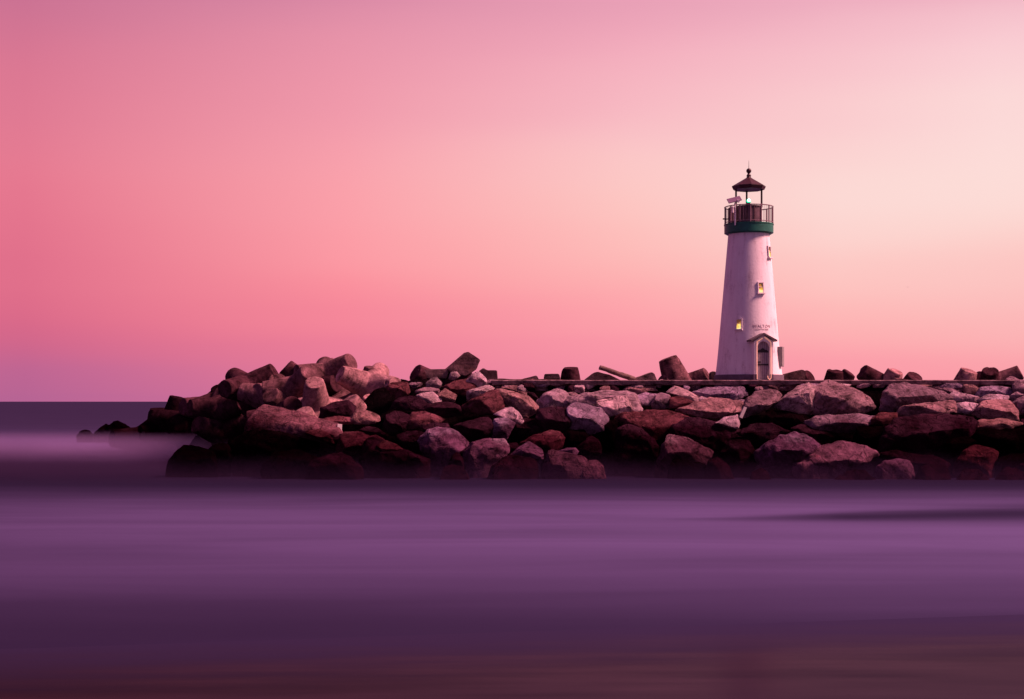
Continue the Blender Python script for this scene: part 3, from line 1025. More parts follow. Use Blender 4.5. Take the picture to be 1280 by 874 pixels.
# --- middle
B_('D', 'l', -1.2, 'tall lilac boulder with a smooth pale right shoulder, standing above the waterline', (-90, 510), (-20, 425), (40, 400), (120, 415), (190, 440), (265, 520), (262, 550), (200, 590), (120, 690), (80, 740), (-20, 735), (-45, 640))
B_('D', 'l', -1.2, 'lozenge-shaped lilac boulder with a rusty right end', (265, 605), (330, 520), (440, 490), (550, 485), (585, 540), (580, 605), (520, 690), (430, 745), (330, 745), (270, 680), ridge=.15)
B_('D', 'l', -1.2, 'smooth lilac boulder like a small tent, above the waterline', (615, 625), (680, 560), (760, 515), (850, 580), (868, 650), (770, 645), (690, 632), ridge=.1)
B_('D', 'd', -1.4, 'broad dark boulder under the tent-shaped lilac one', (430, 760), (560, 640), (620, 620), (780, 645), (835, 770), (800, 820), (460, 820))
B_('D', 'r', -.2, 'dark red boulder behind the tent-shaped lilac one', (680, 545), (800, 470), (920, 420), (980, 440), (1020, 485), (990, 575), (880, 640), (840, 570), (760, 515))
B_('D', 'g', -1.4, 'two-faced boulder with a brown-lit left facet at the waterline', (855, 790), (890, 670), (925, 590), (960, 578), (1060, 612), (1170, 640), (1205, 720), (1190, 800), (1000, 815))
B_('D', 'l', -.6, 'thin lilac stone lying behind the two-faced waterline boulder', (995, 585), (1050, 565), (1115, 560), (1140, 590), (1110, 640), (1030, 620))
B_('D', 'p', -.1, 'small pale boulder with a smooth hollow, above the red boulder with a pale right face', (270, 200), (285, 120), (340, 95), (440, 70), (475, 100), (430, 150), (380, 195))
B_('D', 'r', -.8, 'dark red boulder with an upright pale right face, in the middle of the slope', (225, 245), (300, 200), (380, 185), (440, 115), (520, 112), (548, 200), (540, 265), (470, 305), (380, 312), (250, 305))
B_('D', 't', -.6, 'big tan boulder with streaked sides, in the middle of the slope', (515, 115), (560, 105), (625, 125), (740, 160), (820, 235), (800, 290), (710, 335), (640, 280), (548, 210))
B_('D', 'p', -1.5, 'bright cream stone with a split left edge under the big tan boulder', (490, 300), (560, 260), (620, 240), (670, 280), (715, 360), (680, 382), (620, 340), (560, 305), thick=.8)
B_('D', 'l', -1.2, 'narrow upright lilac stone under the bright cream one', (470, 390), (490, 340), (570, 325), (640, 370), (610, 430), (580, 500), (480, 500))
B_('D', 'd', -.9, 'black boulder with a pale crest, between the tall lilac boulder and the upright one', (185, 390), (300, 350), (430, 320), (470, 390), (465, 490), (290, 540), (215, 480))
B_('D', 'p', -.4, 'smooth pale boulder with a tan right knob, left of the long flat-topped slab', (820, 195), (900, 130), (975, 100), (1040, 130), (1075, 195), (1050, 235), (900, 255), (828, 250))
B_('D', 'd', -.9, 'black boulder with a ragged pale rim, under the smooth pale one with a tan knob', (815, 355), (840, 265), (940, 240), (1050, 250), (1090, 310), (1060, 400), (980, 440), (850, 430))
B_('D', 't', .3, 'long tan-red stone lying level under the path edge, above the big tan boulder', (545, 112), (560, 72), (700, 65), (742, 110), (730, 152), (600, 130))
B_('D', 'g', .7, 'round grey stone under the broken path edge, left of the smooth pale boulder', (800, 95), (840, 65), (885, 75), (902, 115), (860, 138), (810, 128), cut=1)
B_('D', 'g', .4, 'grey stone between the smooth pale boulder and the small rounded one above it', (1035, 135), (1100, 122), (1150, 150), (1130, 185), (1070, 192))
B_('D', 'g', .5, 'small knuckle-shaped stone at the left end of the long tan-red one', (478, 95), (508, 55), (540, 68), (545, 108), (490, 115))
B_('D', 'd', .3, 'dark pointed stone between the big tan boulder and the smooth pale one', (745, 120), (800, 135), (825, 180), (800, 215), (752, 165))
B_('D', 'd', .4, 'dark red-black boulder deep in the gap right of the bright cream stone', (650, 390), (720, 330), (830, 330), (1000, 410), (930, 440), (800, 490), (660, 520))
B_('D', 'd', -1.3, 'small dark wedge at the waterline below the tall lilac boulder', (125, 720), (150, 640), (190, 588), (240, 650), (250, 740), (200, 770))
B_('D', 'd', -1.6, 'low dark stone awash at the waterline, left below the lozenge-shaped boulder', (50, 770), (100, 710), (160, 690), (240, 710), (300, 760), (310, 815), (60, 815))
B_('D', 'd', -.7, 'black boulder between the lozenge-shaped boulder and the tent-shaped one', (560, 640), (590, 530), (660, 520), (680, 570), (630, 640))
B_('D', 'k', -.2, 'black boulder in the gap left of the two-faced waterline boulder', (840, 760), (870, 640), (930, 580), (960, 640), (900, 780))
B_('D', 'k', .3, 'black boulder in the gap above the thin lilac stone', (1010, 500), (1060, 430), (1180, 420), (1240, 520), (1200, 620), (1060, 600))

# --- left of the middle, towards the tetrapods
B_('X', 'r', .2, 'red block-shaped boulder on the skyline right of the tetrapod heap', (484, 485), (490, 477.5), (508, 477), (511.5, 490), (506, 496), (493, 497.5))
B_('C', 'd', -.3, 'dark domed boulder below the red block-shaped one', (745, 255), (770, 205), (820, 170), (890, 155), (960, 165), (1030, 230), (960, 262), (850, 275))
B_('C', 'd', -.4, 'long dark boulder with tan patches, right of the dark domed one', (965, 265), (1060, 215), (1186, 192), (1260, 230), (1290, 300), (1180, 325), (1060, 320))
B_('C', 'r', -.6, 'dark red boulder with a tan streak, under the long dark one with tan patches', (845, 375), (920, 285), (1000, 275), (1170, 340), (1110, 368), (990, 405), (870, 415))
B_('C', 'd', -.7, 'black craggy boulder under the bright leg of the lowest tetrapod', (690, 390), (715, 310), (780, 275), (850, 275), (900, 320), (855, 400), (820, 480), (740, 460), rough=1.5)
B_('C', 'd', -.9, 'dark purple boulder left of the tall lilac boulder with the smooth shoulder', (795, 460), (870, 430), (960, 420), (1015, 475), (1010, 560), (1010, 630), (900, 610), (830, 550))
B_('C', 't', -.9, 'tan-lit craggy boulder under the pale tetrapod legs, near the standing white board', (425, 345), (460, 290), (550, 275), (640, 305), (650, 350), (565, 378), (432, 372), rough=1.4)
B_('C', 'r', -.8, 'flat red stone just above the standing white board', (195, 348), (250, 325), (330, 310), (430, 330), (435, 378), (270, 380))
B_('C', 'd', -.8, 'low dark stone between the standing white board and the black craggy boulder', (490, 430), (555, 390), (620, 400), (705, 460), (690, 500), (600, 480))
B_('C', 'r', -1.0, 'big dark red peaked boulder right of the standing white board', (315, 570), (345, 500), (385, 440), (470, 425), (575, 480), (565, 570), (510, 690), (420, 650))
B_('C', 'd', -1.3, 'big black boulder above the waterline with a small red-lit stone on its shoulder', (500, 720), (535, 580), (560, 490), (620, 480), (700, 520), (830, 580), (1000, 650), (1010, 720), (900, 770), (600, 770))
B_('C', 'r', -2.3, 'small red-lit angular stone on the shoulder of the big black boulder', (640, 545), (700, 500), (770, 530), (825, 572), (765, 600), (700, 622))
B_('C', 'r', -1.7, 'small brick-red stone left of the red-lit angular one', (560, 500), (580, 470), (620, 460), (690, 500), (640, 515), (580, 520))
B_('C', 'd', -1.9, 'broad dark boulder at the waterline below the huge slanting red block', (95, 740), (140, 665), (210, 640), (350, 585), (420, 640), (500, 720), (490, 800), (100, 810))
B_('C', 'd', -.9, 'dark upright boulder between the big black boulder and the tall lilac one', (1000, 390), (1080, 360), (1180, 370), (1200, 420), (1060, 430), (990, 460))
B_('C', 'd', -.6, 'black wet rock under the tetrapod heap, above the flat red stone', (195, 330), (210, 250), (300, 210), (400, 190), (450, 240), (440, 300), (340, 310), (240, 340), rough=1.4)
B_('X', 'm', -.8, 'huge slanting red block with a straight upper edge, at the left end of the boulders', (305, 565), (316, 530), (332, 505.5), (370, 516), (394, 523), (416, 530), (425, 549), (419, 558), (400, 576), (330, 582), thick=.9, cut=2, rough=.7)
B_('C', 'r', -2.2, 'sharp red wedge leaning on the front of the huge slanting red block', (75, 437), (120, 420), (170, 410), (215, 425), (255, 455), (310, 535), (200, 505))
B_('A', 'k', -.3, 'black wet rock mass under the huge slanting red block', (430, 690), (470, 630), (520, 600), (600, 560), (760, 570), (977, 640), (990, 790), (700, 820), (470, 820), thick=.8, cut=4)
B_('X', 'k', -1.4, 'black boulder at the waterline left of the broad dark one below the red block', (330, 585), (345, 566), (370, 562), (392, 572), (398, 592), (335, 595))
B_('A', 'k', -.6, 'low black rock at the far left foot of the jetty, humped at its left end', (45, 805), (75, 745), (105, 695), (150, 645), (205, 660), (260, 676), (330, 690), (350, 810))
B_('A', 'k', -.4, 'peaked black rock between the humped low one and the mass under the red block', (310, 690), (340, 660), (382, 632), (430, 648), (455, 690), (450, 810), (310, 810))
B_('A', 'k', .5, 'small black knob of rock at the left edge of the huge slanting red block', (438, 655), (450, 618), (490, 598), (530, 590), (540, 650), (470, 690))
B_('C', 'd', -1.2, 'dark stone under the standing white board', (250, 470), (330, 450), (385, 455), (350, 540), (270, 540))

# --- pale rubble near the tilted block
B_('M', 'p', .6, 'pale rubble stone at the left foot of the level concrete slab', (170, 250), (200, 222), (232, 213), (266, 250), (255, 295), (180, 295))
B_('M', 'p', -.2, 'flat pale stone with a dark hollow, right of the dark domed boulder', (112, 332), (150, 315), (205, 308), (258, 345), (265, 382), (190, 392))
B_('M', 't', 0, 'tan-pink stone above the long dark boulder with tan patches', (238, 332), (290, 288), (360, 330), (345, 382), (262, 372))
B_('M', 'g', .4, 'low pinkish stone between the red block-shaped boulder and the pale rubble stone', (95, 305), (160, 278), (242, 288), (245, 322), (120, 328))
B_('M', 'r', .1, 'dark red slanting boulder under the tilted square block', (285, 275), (345, 245), (400, 228), (470, 208), (485, 270), (405, 332), (345, 315))
B_('M', 'p', -.1, 'pale smooth boulder right below the tilted square block', (428, 240), (460, 200), (500, 172), (545, 220), (560, 270), (500, 285), (460, 275))
B_('M', 'p', .5, 'small broken pale stone on the left end of the level concrete slab', (310, 230), (325, 185), (365, 175), (385, 205), (350, 235), thick=.7)
B_('M', 'g', .9, 'small grey stone just right of the red block-shaped boulder', (58, 262), (70, 245), (135, 248), (140, 270), (90, 285))
B_('M', 'd', .2, 'dark stone between the pale smooth boulder and the level concrete beam', (545, 235), (590, 232), (620, 255), (600, 290), (560, 275))
B_('M', 'g', .3, 'grey stone under the broken path edge, left of the round grey one', (700, 255), (760, 240), (812, 262), (818, 298), (740, 290))

# --- right of the lighthouse
B_('F', 'p', -.7, 'left half of the huge split boulder below the lighthouse door, pale faced', (468, 325), (510, 285), (560, 250), (640, 185), (700, 163), (758, 190), (760, 260), (725, 375), (620, 350))
B_('F', 'g', -.6, 'right half of the huge split boulder below the lighthouse door, with a long crack', (735, 280), (765, 200), (840, 143), (905, 150), (1030, 205), (1105, 262), (1150, 330), (1050, 368), (850, 382), (720, 365))
B_('F', 'g', -.6, 'hunched brown-grey boulder with the white plank leaning on its left side', (240, 405), (265, 330), (290, 270), (350, 225), (440, 195), (522, 240), (480, 290), (430, 332), (340, 352), (285, 395))
B_('F', 'p', -1.2, 'small pale pointed stone left of the leaning white plank', (85, 430), (150, 390), (225, 375), (240, 440), (230, 468), (170, 462))
B_('F', 'd', -.4, 'black craggy boulder with shiny specks below the leaning white plank', (245, 495), (340, 430), (470, 440), (570, 485), (510, 565), (380, 600), (290, 550), rough=1.6)
B_('F', 'g', -.6, 'arched grey-brown boulder under the huge split one, right of the domed boulder top', (712, 425), (800, 383), (900, 372), (960, 370), (1080, 362), (1150, 395), (1138, 445), (1050, 490), (930, 500), (800, 490))
B_('F', 'l', -1.5, 'great domed purple boulder below the lighthouse, a third of the way up from the water', (372, 630), (430, 580), (540, 515), (620, 488), (720, 548), (778, 600), (720, 650), (650, 720), (600, 770), (500, 785), (420, 725), (380, 680))
B_('F', 'p', -1.5, 'broad wedge with a smooth pale sloping top right of the great domed boulder', (640, 725), (720, 640), (850, 570), (960, 550), (1092, 600), (1185, 650), (1092, 695), (980, 720), (860, 760), (760, 790), (650, 785), ridge=.12)
B_('F', 'd', -.9, 'dark block-shaped boulder left of the great domed purple one', (125, 650), (190, 550), (300, 558), (345, 620), (360, 700), (310, 760), (200, 765))
B_('F', 'd', -1.2, 'peaked dark stone at the waterline, left below the dark block-shaped boulder', (5, 790), (40, 690), (90, 668), (150, 710), (212, 775), (205, 825), (20, 825))
B_('F', 'd', -1.6, 'small dark hump at the waterline between the dark block-shaped boulder and the great dome', (300, 790), (340, 742), (390, 728), (440, 745), (485, 800), (480, 825), (310, 825))
B_('F', 'd', -1.9, 'low dark hump at the waterline below the wedge with the pale sloping top', (855, 800), (900, 762), (970, 742), (1080, 740), (1150, 765), (1150, 830), (860, 830))
B_('F', 't', .6, 'brown broken stones at the path edge right under the lighthouse door', (400, 165), (470, 150), (600, 153), (640, 172), (560, 240), (520, 215), (480, 200), thick=.8)
B_('F', 'd', .4, 'dark boulder in the gap between the great dome and the arched grey-brown one', (610, 470), (720, 430), (900, 500), (860, 580), (700, 570))
B_('F', 'l', .2, 'narrow lilac stone between the tan boulder and the hunched brown-grey one', (205, 290), (250, 268), (285, 275), (262, 320), (225, 315))
B_('F', 'k', .3, 'black boulder in the hollow under the left half of the huge split boulder', (430, 340), (560, 350), (700, 380), (720, 430), (600, 460), (460, 430))
B_('F', 'd', -.2, 'dark boulder beneath the small pale pointed stone', (150, 480), (240, 470), (300, 520), (260, 580), (160, 560))

# --- far right
B_('G', 'g', -.4, 'large wedge-shaped grey boulder with a smooth sloping face, right of the huge split one', (128, 350), (155, 230), (200, 163), (300, 158), (420, 193), (500, 213), (582, 257), (540, 278), (400, 292), (250, 332), (190, 358))
B_('G', 't', -.9, 'long level reddish boulder with a lit top, under the large wedge-shaped grey one', (218, 395), (260, 320), (400, 308), (520, 285), (592, 273), (617, 300), (612, 362), (500, 365), (330, 378), (250, 405))
B_('G', 'r', -1.0, 'small rust-red stone at the left end of the long level reddish boulder', (55, 405), (110, 358), (222, 358), (218, 410), (160, 440), (60, 440))
B_('G', 'd', -1.3, 'very large dark overhanging boulder with a curved lit left edge', (130, 600), (155, 520), (185, 455), (250, 400), (400, 368), (600, 368), (705, 395), (745, 440), (720, 505), (640, 490), (480, 630), (300, 610), (160, 620), thick=.9)
B_('G', 't', -.6, 'round tan-red boulder among the stones at the right of the photo', (745, 375), (800, 298), (880, 268), (980, 280), (1032, 340), (1042, 415), (960, 425), (840, 405))
B_('G', 'p', -.4, 'pale block between the long level reddish boulder and the round tan-red one', (612, 300), (700, 288), (785, 302), (772, 365), (690, 370), (615, 362))
B_('G', 't', -1.1, 'flat tan stone with a pale top, just under the round tan-red boulder', (742, 455), (800, 403), (920, 398), (1000, 425), (1085, 430), (1000, 475), (920, 492), (770, 475))
B_('G', 'p', 0, 'small cream stone with a curved top under the skyline tetrapod leg at the right', (588, 245), (620, 213), (700, 240), (782, 255), (765, 292), (600, 282))
B_('G', 'g', .5, 'low grey-red boulder under the path edge, left of the cream stone with a curved top', (455, 183), (560, 160), (680, 163), (695, 235), (600, 228), (560, 243), (490, 208))
B_('G', 't', .3, 'brown round stone under the foot of the skyline tetrapod leg at the right', (678, 170), (730, 148), (778, 190), (762, 243), (690, 243), cut=1)
B_('G', 'l', .3, 'flat-topped lilac boulder below the dark peaked tetrapod at the right', (762, 252), (800, 190), (860, 173), (990, 188), (1005, 240), (900, 245))
B_('G', 'p', -.1, 'cream flaky stone on top of the round tan-red boulder', (765, 275), (850, 235), (985, 240), (972, 272), (880, 278), (800, 303))
B_('G', 'g', 1.2, 'round grey-brown boulder standing on the skyline near the right edge', (955, 165), (975, 130), (1005, 113), (1062, 138), (1072, 190), (1000, 213))
B_('G', 'p', .1, 'pale stone at the right edge just below the round skyline boulder', (1000, 245), (1092, 193), (1150, 240), (1100, 290), (1010, 292))
B_('G', 'g', -.5, 'pale grey boulder cut by the right edge, beside the round tan-red one', (1012, 295), (1050, 265), (1092, 248), (1160, 262), (1180, 370), (1060, 375))
B_('G', 'r', -1.3, 'leaning square reddish boulder above the waterline near the right edge', (608, 750), (680, 640), (760, 573), (830, 588), (922, 630), (892, 700), (872, 760), (760, 755), ridge=.1)
B_('G', 'l', -1.5, 'pale-topped purple stone at the waterline, right of the wedge with the smooth sloping top', (70, 790), (90, 735), (150, 690), (240, 668), (292, 690), (355, 775), (345, 825), (80, 825))
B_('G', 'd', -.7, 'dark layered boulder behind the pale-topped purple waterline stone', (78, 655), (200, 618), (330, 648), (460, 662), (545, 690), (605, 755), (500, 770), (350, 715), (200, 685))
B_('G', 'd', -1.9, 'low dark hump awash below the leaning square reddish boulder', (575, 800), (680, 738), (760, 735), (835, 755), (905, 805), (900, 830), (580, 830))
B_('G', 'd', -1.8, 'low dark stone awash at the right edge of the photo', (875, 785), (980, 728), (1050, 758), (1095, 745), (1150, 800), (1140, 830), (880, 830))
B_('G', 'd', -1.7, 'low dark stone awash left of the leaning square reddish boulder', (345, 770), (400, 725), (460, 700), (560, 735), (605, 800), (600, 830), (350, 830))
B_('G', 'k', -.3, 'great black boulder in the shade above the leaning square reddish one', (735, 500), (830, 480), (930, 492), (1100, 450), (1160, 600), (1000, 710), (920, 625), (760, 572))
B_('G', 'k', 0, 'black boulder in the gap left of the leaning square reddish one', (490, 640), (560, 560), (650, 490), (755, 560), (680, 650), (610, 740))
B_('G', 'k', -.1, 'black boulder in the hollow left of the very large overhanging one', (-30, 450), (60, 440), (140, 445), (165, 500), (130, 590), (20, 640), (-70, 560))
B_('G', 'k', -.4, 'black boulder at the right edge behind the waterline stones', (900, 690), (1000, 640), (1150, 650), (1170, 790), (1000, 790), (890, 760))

# --- far-left rocks standing alone in the water
B_('K', 'k', 0, 'smallest of three black rocks alone in the sea at the far left', (85, 592), (105, 562), (130, 550), (160, 556), (185, 585), (180, 606), (90, 606), Y=146, cut=1)
B_('K', 'k', 0, 'black peaked rock alone in the sea, middle one of three at the far left', (190, 585), (225, 545), (266, 514), (290, 530), (310, 600), (195, 606), Y=146, cut=1)
B_('K', 'k', 0, 'largest of three black rocks alone in the sea, next to the left-hand tetrapods', (270, 565), (290, 525), (345, 494), (385, 515), (425, 545), (470, 572), (465, 606), (280, 606), Y=144, cut=1)

# small rubble along the seaward edge of the path
rr = random.Random(77)
px_ = 612.0
while px_ < 1300:
    far = px_ > 985
    w = rr.uniform(15, 34) if far else rr.uniform(9, 22)
    up = rr.random() < (.8 if far else .45)
    cy_ = rr.uniform(478.5, 482) if up else rr.uniform(483.5, 488)
    h = rr.uniform(4.5, 8.5) if not up else rr.uniform(3.5, 6)
    n_ = 7
    B_('X', rr.choice('gglptd'), (.2 if up else 1.0) - (cy_ - 480) * .12, 'one of the small rubble stones packed under the edge of the path',
       *[(px_ + w / 2 * math.cos(2 * math.pi * k / n_ + rr.uniform(-.3, .3)) * rr.uniform(.8, 1.1), cy_ - h * math.sin(2 * math.pi * k / n_ + .2) * rr.uniform(.7, 1.1)) for k in range(n_)],
       name='rubble_stone', cat='stone', group='small rubble stones under the path edge')
    px_ += w * rr.uniform(.75, 1.2)

# the slope goes on past the right edge of the picture
for k in range(30):
    cy_ = 488 + (k % 5) * 23 + rr.uniform(-4, 4)
    px_ = 1300 + (k // 5) * 44 + (k % 2) * 20 + rr.uniform(-6, 6)
    w, h, n_ = rr.uniform(46, 66), rr.uniform(24, 34), 8
    B_('X', rr.choice('glptrm') if k % 5 < 2 else rr.choice('dlgdd'), -.4, 'boulder of the jetty slope beyond the right edge of the photo',
       *[(px_ + w / 2 * math.cos(2 * math.pi * q / n_ + rr.uniform(-.3, .3)), cy_ - h / 2 * math.sin(2 * math.pi * q / n_ + rr.uniform(-.2, .2))) for q in range(n_)],
       group='boulders beyond the right edge')

# ------------------------------------------------------------------ concrete tetrapods
LEG = 2.25          # centre to the end of a leg


def tetra_mesh(seed):
    bm = bmesh.new()
    dirs = [Vector((0, 0, 1))]
    for k in range(3):
        a = 2 * math.pi * k / 3
        dirs.append(Vector((math.cos(a) * .9428, math.sin(a) * .9428, -.3333)))
    for d in dirs:
        q = d.to_track_quat('Z', 'Y').to_matrix()
        n = 40
        prof = [(.98, -.25), (.93, .35), (.585, LEG)]
        rings = []
        for r, z in prof:
            rings.append([bm.verts.new(q @ Vector((r * math.cos(2 * math.pi * i / n), r * math.sin(2 * math.pi * i / n), z))) for i in range(n)])
        for A, B2 in zip(rings, rings[1:]):
            for i in range(n):
                bm.faces.new((A[i], A[(i + 1) % n], B2[(i + 1) % n], B2[i]))
        bm.faces.new(list(reversed(rings[0]))); bm.faces.new(rings[-1])
    me = bpy.data.meshes.new('tetrapod_source')
    bmesh.ops.recalc_face_normals(bm, faces=bm.faces)
    bm.to_mesh(me); bm.free()
    tmp = bpy.data.objects.new('tetrapod_source', me)
    COL.objects.link(tmp)
    md = tmp.modifiers.new('r', 'REMESH'); md.mode = 'VOXEL'; md.voxel_size = .045
    dg = bpy.context.evaluated_depsgraph_get()
    ev = tmp.evaluated_get(dg)
    bm = bmesh.new(); bm.from_mesh(ev.to_mesh()); ev.to_mesh_clear()
    bpy.data.objects.remove(tmp); bpy.data.meshes.remove(me)
    bmesh.ops.smooth_vert(bm, verts=bm.verts, factor=.5, use_axis_x=True, use_axis_y=True, use_axis_z=True)
    bm.normal_update()
    off = Vector((seed * 11.3, seed * 4.7, seed * 8.1))
    mv = []
    for v in bm.verts:
        p = v.co + off
        a = noise.noise(p * 1.3) * .03 + noise.noise(p * 5) * .008
        c_ = noise.noise(p * 2.1 + Vector((5, 5, 5)))
        r_ = v.co.length
        if r_ > LEG - .25 and c_ > .22:
            a -= (c_ - .22) * .25                     # chipped rims
        mv.append(v.co + v.normal * a)
    for v, c_ in zip(bm.verts, mv):
        v.co = c_
    out = bpy.data.meshes.new('tetrapod')
    for f in bm.faces:
        f.smooth = True
    for e in bm.edges:
        if len(e.link_faces) == 2 and e.calc_face_angle(0) > R(32):
            e.smooth = False
    bm.to_mesh(out); bm.free()
    out.materials.append(M_CONC)
    return out


TM = [tetra_mesh(i) for i in range(3)]
CT = {'p': (.26, .136, .148), 'g': (.122, .057, .068), 'd': (.048, .018, .026), 'k': (.012, .004, .007)}  # darker tints put the shade on the left-hand group into its concrete colour


def tetrapod(px, py, d, spin, Y, tint, label, scale=1.0, group='concrete tetrapods heaped on the jetty'):
    """px, py: centre of the end face of one leg; d: where that leg points (right, away, up)."""
    tetrapod.n += 1
    d = Vector(d).normalized()
    spin = best_spin(px, py, d, Y, scale, spin)
    o = bpy.data.objects.new('tetrapod', TM[tetrapod.n % 3])
    COL.objects.link(o)
    q = d.to_track_quat('Z', 'Y') @ Quaternion((0, 0, 1), R(spin))
    o.rotation_mode = 'QUATERNION'
    o.rotation_quaternion = q
    o.scale = (scale,) * 3
    o.location = at(px, py, Y) - d * LEG * scale
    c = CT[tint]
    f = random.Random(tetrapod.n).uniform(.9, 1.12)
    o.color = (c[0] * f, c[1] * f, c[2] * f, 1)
    tag(o, label, 'tetrapod', group)
    return o


SKY = [(60, 545), (95, 540), (180, 530), (186, 510), (207, 509), (214, 500), (222, 495), (240, 499), (262, 500), (272, 481), (283, 472), (315, 477), (345, 460), (357, 455),
       (375, 461), (388, 455), (398, 454), (406, 448), (418, 452), (434, 442), (448, 452), (455, 459), (467, 454), (477, 462), (492, 474), (510, 478), (516, 463), (560, 461),
       (604, 461), (624, 474), (672, 469), (700, 467), (706, 462), (720, 459), (728, 474), (740, 470), (820, 473), (824, 450), (843, 444), (858, 464), (880, 461), (892, 465), (900, 474),
       (978, 470), (1000, 462), (1022, 466), (1030, 474), (1044, 462), (1062, 466), (1072, 464), (1105, 474), (1112, 463), (1124, 463), (1134, 472), (1150, 469), (1158, 474),
       (1194, 474), (1206, 460), (1218, 463), (1226, 474), (1238, 461), (1250, 468), (1300, 466)]


def skyline(px):
    for (a, b), (c, d) in zip(SKY, SKY[1:]):
        if a <= px <= c:
            return b + (d - b) * (px - a) / (c - a)
    return 474


def best_spin(px, py, d, Y, scale, want):
    """turn the tetrapod about its known leg so that its other legs settle into the heap"""
    c0 = at(px, py, Y) - d * LEG * scale
    best = (1e9, want)
    for s in range(0, 120, 6):
        q = d.to_track_quat('Z', 'Y') @ Quaternion((0, 0, 1), R(s))
        pen = .02 * abs(((s - want + 60) % 120) - 60)
        for k in range(3):
            a = 2 * math.pi * k / 3
            v = q @ Vector((math.cos(a) * .9428, math.sin(a) * .9428, -.3333))
            for t_ in (.6, 1.0):
                w = c0 + v * LEG * scale * t_
                kx = FOC / w.y
                sx, sz = 640 + w.x * kx, HOR - (w.z - CAM_H) * kx
                r = .62 * scale * kx
                for ex in (-.7, 0, .7):
                    pen += max(0, skyline(sx + ex * r) - (sz - r * math.sqrt(max(0, 1 - v.z * v.z)) * .9) + 1) * .5
        if pen < best[0]:
            best = (pen, s)
    if best[0] > 12: print('tetrapod', tetrapod.n, 'penalty', round(best[0], 1))
    return best[1]


tetrapod.n = 0
T_ = tetrapod
# the heap
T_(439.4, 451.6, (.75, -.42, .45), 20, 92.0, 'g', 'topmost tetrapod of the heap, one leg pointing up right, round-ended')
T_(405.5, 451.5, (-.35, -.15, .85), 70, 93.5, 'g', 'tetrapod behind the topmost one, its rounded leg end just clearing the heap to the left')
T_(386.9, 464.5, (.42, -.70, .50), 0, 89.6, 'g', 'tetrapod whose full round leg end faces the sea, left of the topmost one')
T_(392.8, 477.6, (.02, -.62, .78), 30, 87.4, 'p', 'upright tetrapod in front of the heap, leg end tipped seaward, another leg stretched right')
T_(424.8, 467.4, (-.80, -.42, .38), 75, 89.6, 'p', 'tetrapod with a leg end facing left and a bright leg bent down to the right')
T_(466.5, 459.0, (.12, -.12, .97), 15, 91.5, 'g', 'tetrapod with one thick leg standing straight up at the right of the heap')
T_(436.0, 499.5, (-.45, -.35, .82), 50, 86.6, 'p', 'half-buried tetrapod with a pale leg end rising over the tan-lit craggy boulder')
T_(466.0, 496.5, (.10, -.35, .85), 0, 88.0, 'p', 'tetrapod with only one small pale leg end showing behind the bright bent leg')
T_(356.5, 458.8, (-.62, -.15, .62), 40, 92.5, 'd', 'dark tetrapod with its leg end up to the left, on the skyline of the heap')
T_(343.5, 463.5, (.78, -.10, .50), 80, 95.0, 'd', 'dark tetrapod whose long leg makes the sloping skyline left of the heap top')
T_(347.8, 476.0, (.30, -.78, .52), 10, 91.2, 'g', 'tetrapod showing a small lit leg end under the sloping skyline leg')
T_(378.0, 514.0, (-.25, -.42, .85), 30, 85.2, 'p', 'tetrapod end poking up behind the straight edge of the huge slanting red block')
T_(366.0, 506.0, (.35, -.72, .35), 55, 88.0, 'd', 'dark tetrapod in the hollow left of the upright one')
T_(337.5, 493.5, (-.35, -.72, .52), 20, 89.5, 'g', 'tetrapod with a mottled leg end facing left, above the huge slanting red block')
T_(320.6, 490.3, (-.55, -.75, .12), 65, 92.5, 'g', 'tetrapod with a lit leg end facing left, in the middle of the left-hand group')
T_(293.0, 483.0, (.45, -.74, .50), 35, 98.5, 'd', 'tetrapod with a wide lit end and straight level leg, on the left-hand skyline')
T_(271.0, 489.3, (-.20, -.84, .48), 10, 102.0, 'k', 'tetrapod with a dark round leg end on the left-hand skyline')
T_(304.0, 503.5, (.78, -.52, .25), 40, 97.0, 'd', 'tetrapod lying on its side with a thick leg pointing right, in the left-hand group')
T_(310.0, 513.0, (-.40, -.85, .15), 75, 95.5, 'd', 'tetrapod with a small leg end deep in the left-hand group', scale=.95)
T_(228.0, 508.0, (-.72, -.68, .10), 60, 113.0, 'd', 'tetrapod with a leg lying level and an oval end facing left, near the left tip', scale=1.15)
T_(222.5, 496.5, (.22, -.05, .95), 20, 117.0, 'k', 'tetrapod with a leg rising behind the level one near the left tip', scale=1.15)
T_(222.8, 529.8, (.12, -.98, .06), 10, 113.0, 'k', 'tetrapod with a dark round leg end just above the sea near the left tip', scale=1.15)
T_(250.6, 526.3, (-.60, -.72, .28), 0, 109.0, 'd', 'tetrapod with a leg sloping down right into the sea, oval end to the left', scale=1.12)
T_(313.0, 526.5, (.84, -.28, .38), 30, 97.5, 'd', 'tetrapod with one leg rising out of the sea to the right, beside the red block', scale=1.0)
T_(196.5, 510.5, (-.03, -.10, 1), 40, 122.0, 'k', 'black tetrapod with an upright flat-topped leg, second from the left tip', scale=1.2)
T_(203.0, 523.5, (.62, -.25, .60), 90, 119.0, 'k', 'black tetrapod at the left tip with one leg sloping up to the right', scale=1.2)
# at the left of the tilted block
T_(519.0, 465.5, (-.72, -.45, .50), 40, 90.5, 'd', 'tetrapod lying at the left end of the level concrete slab, end facing left')
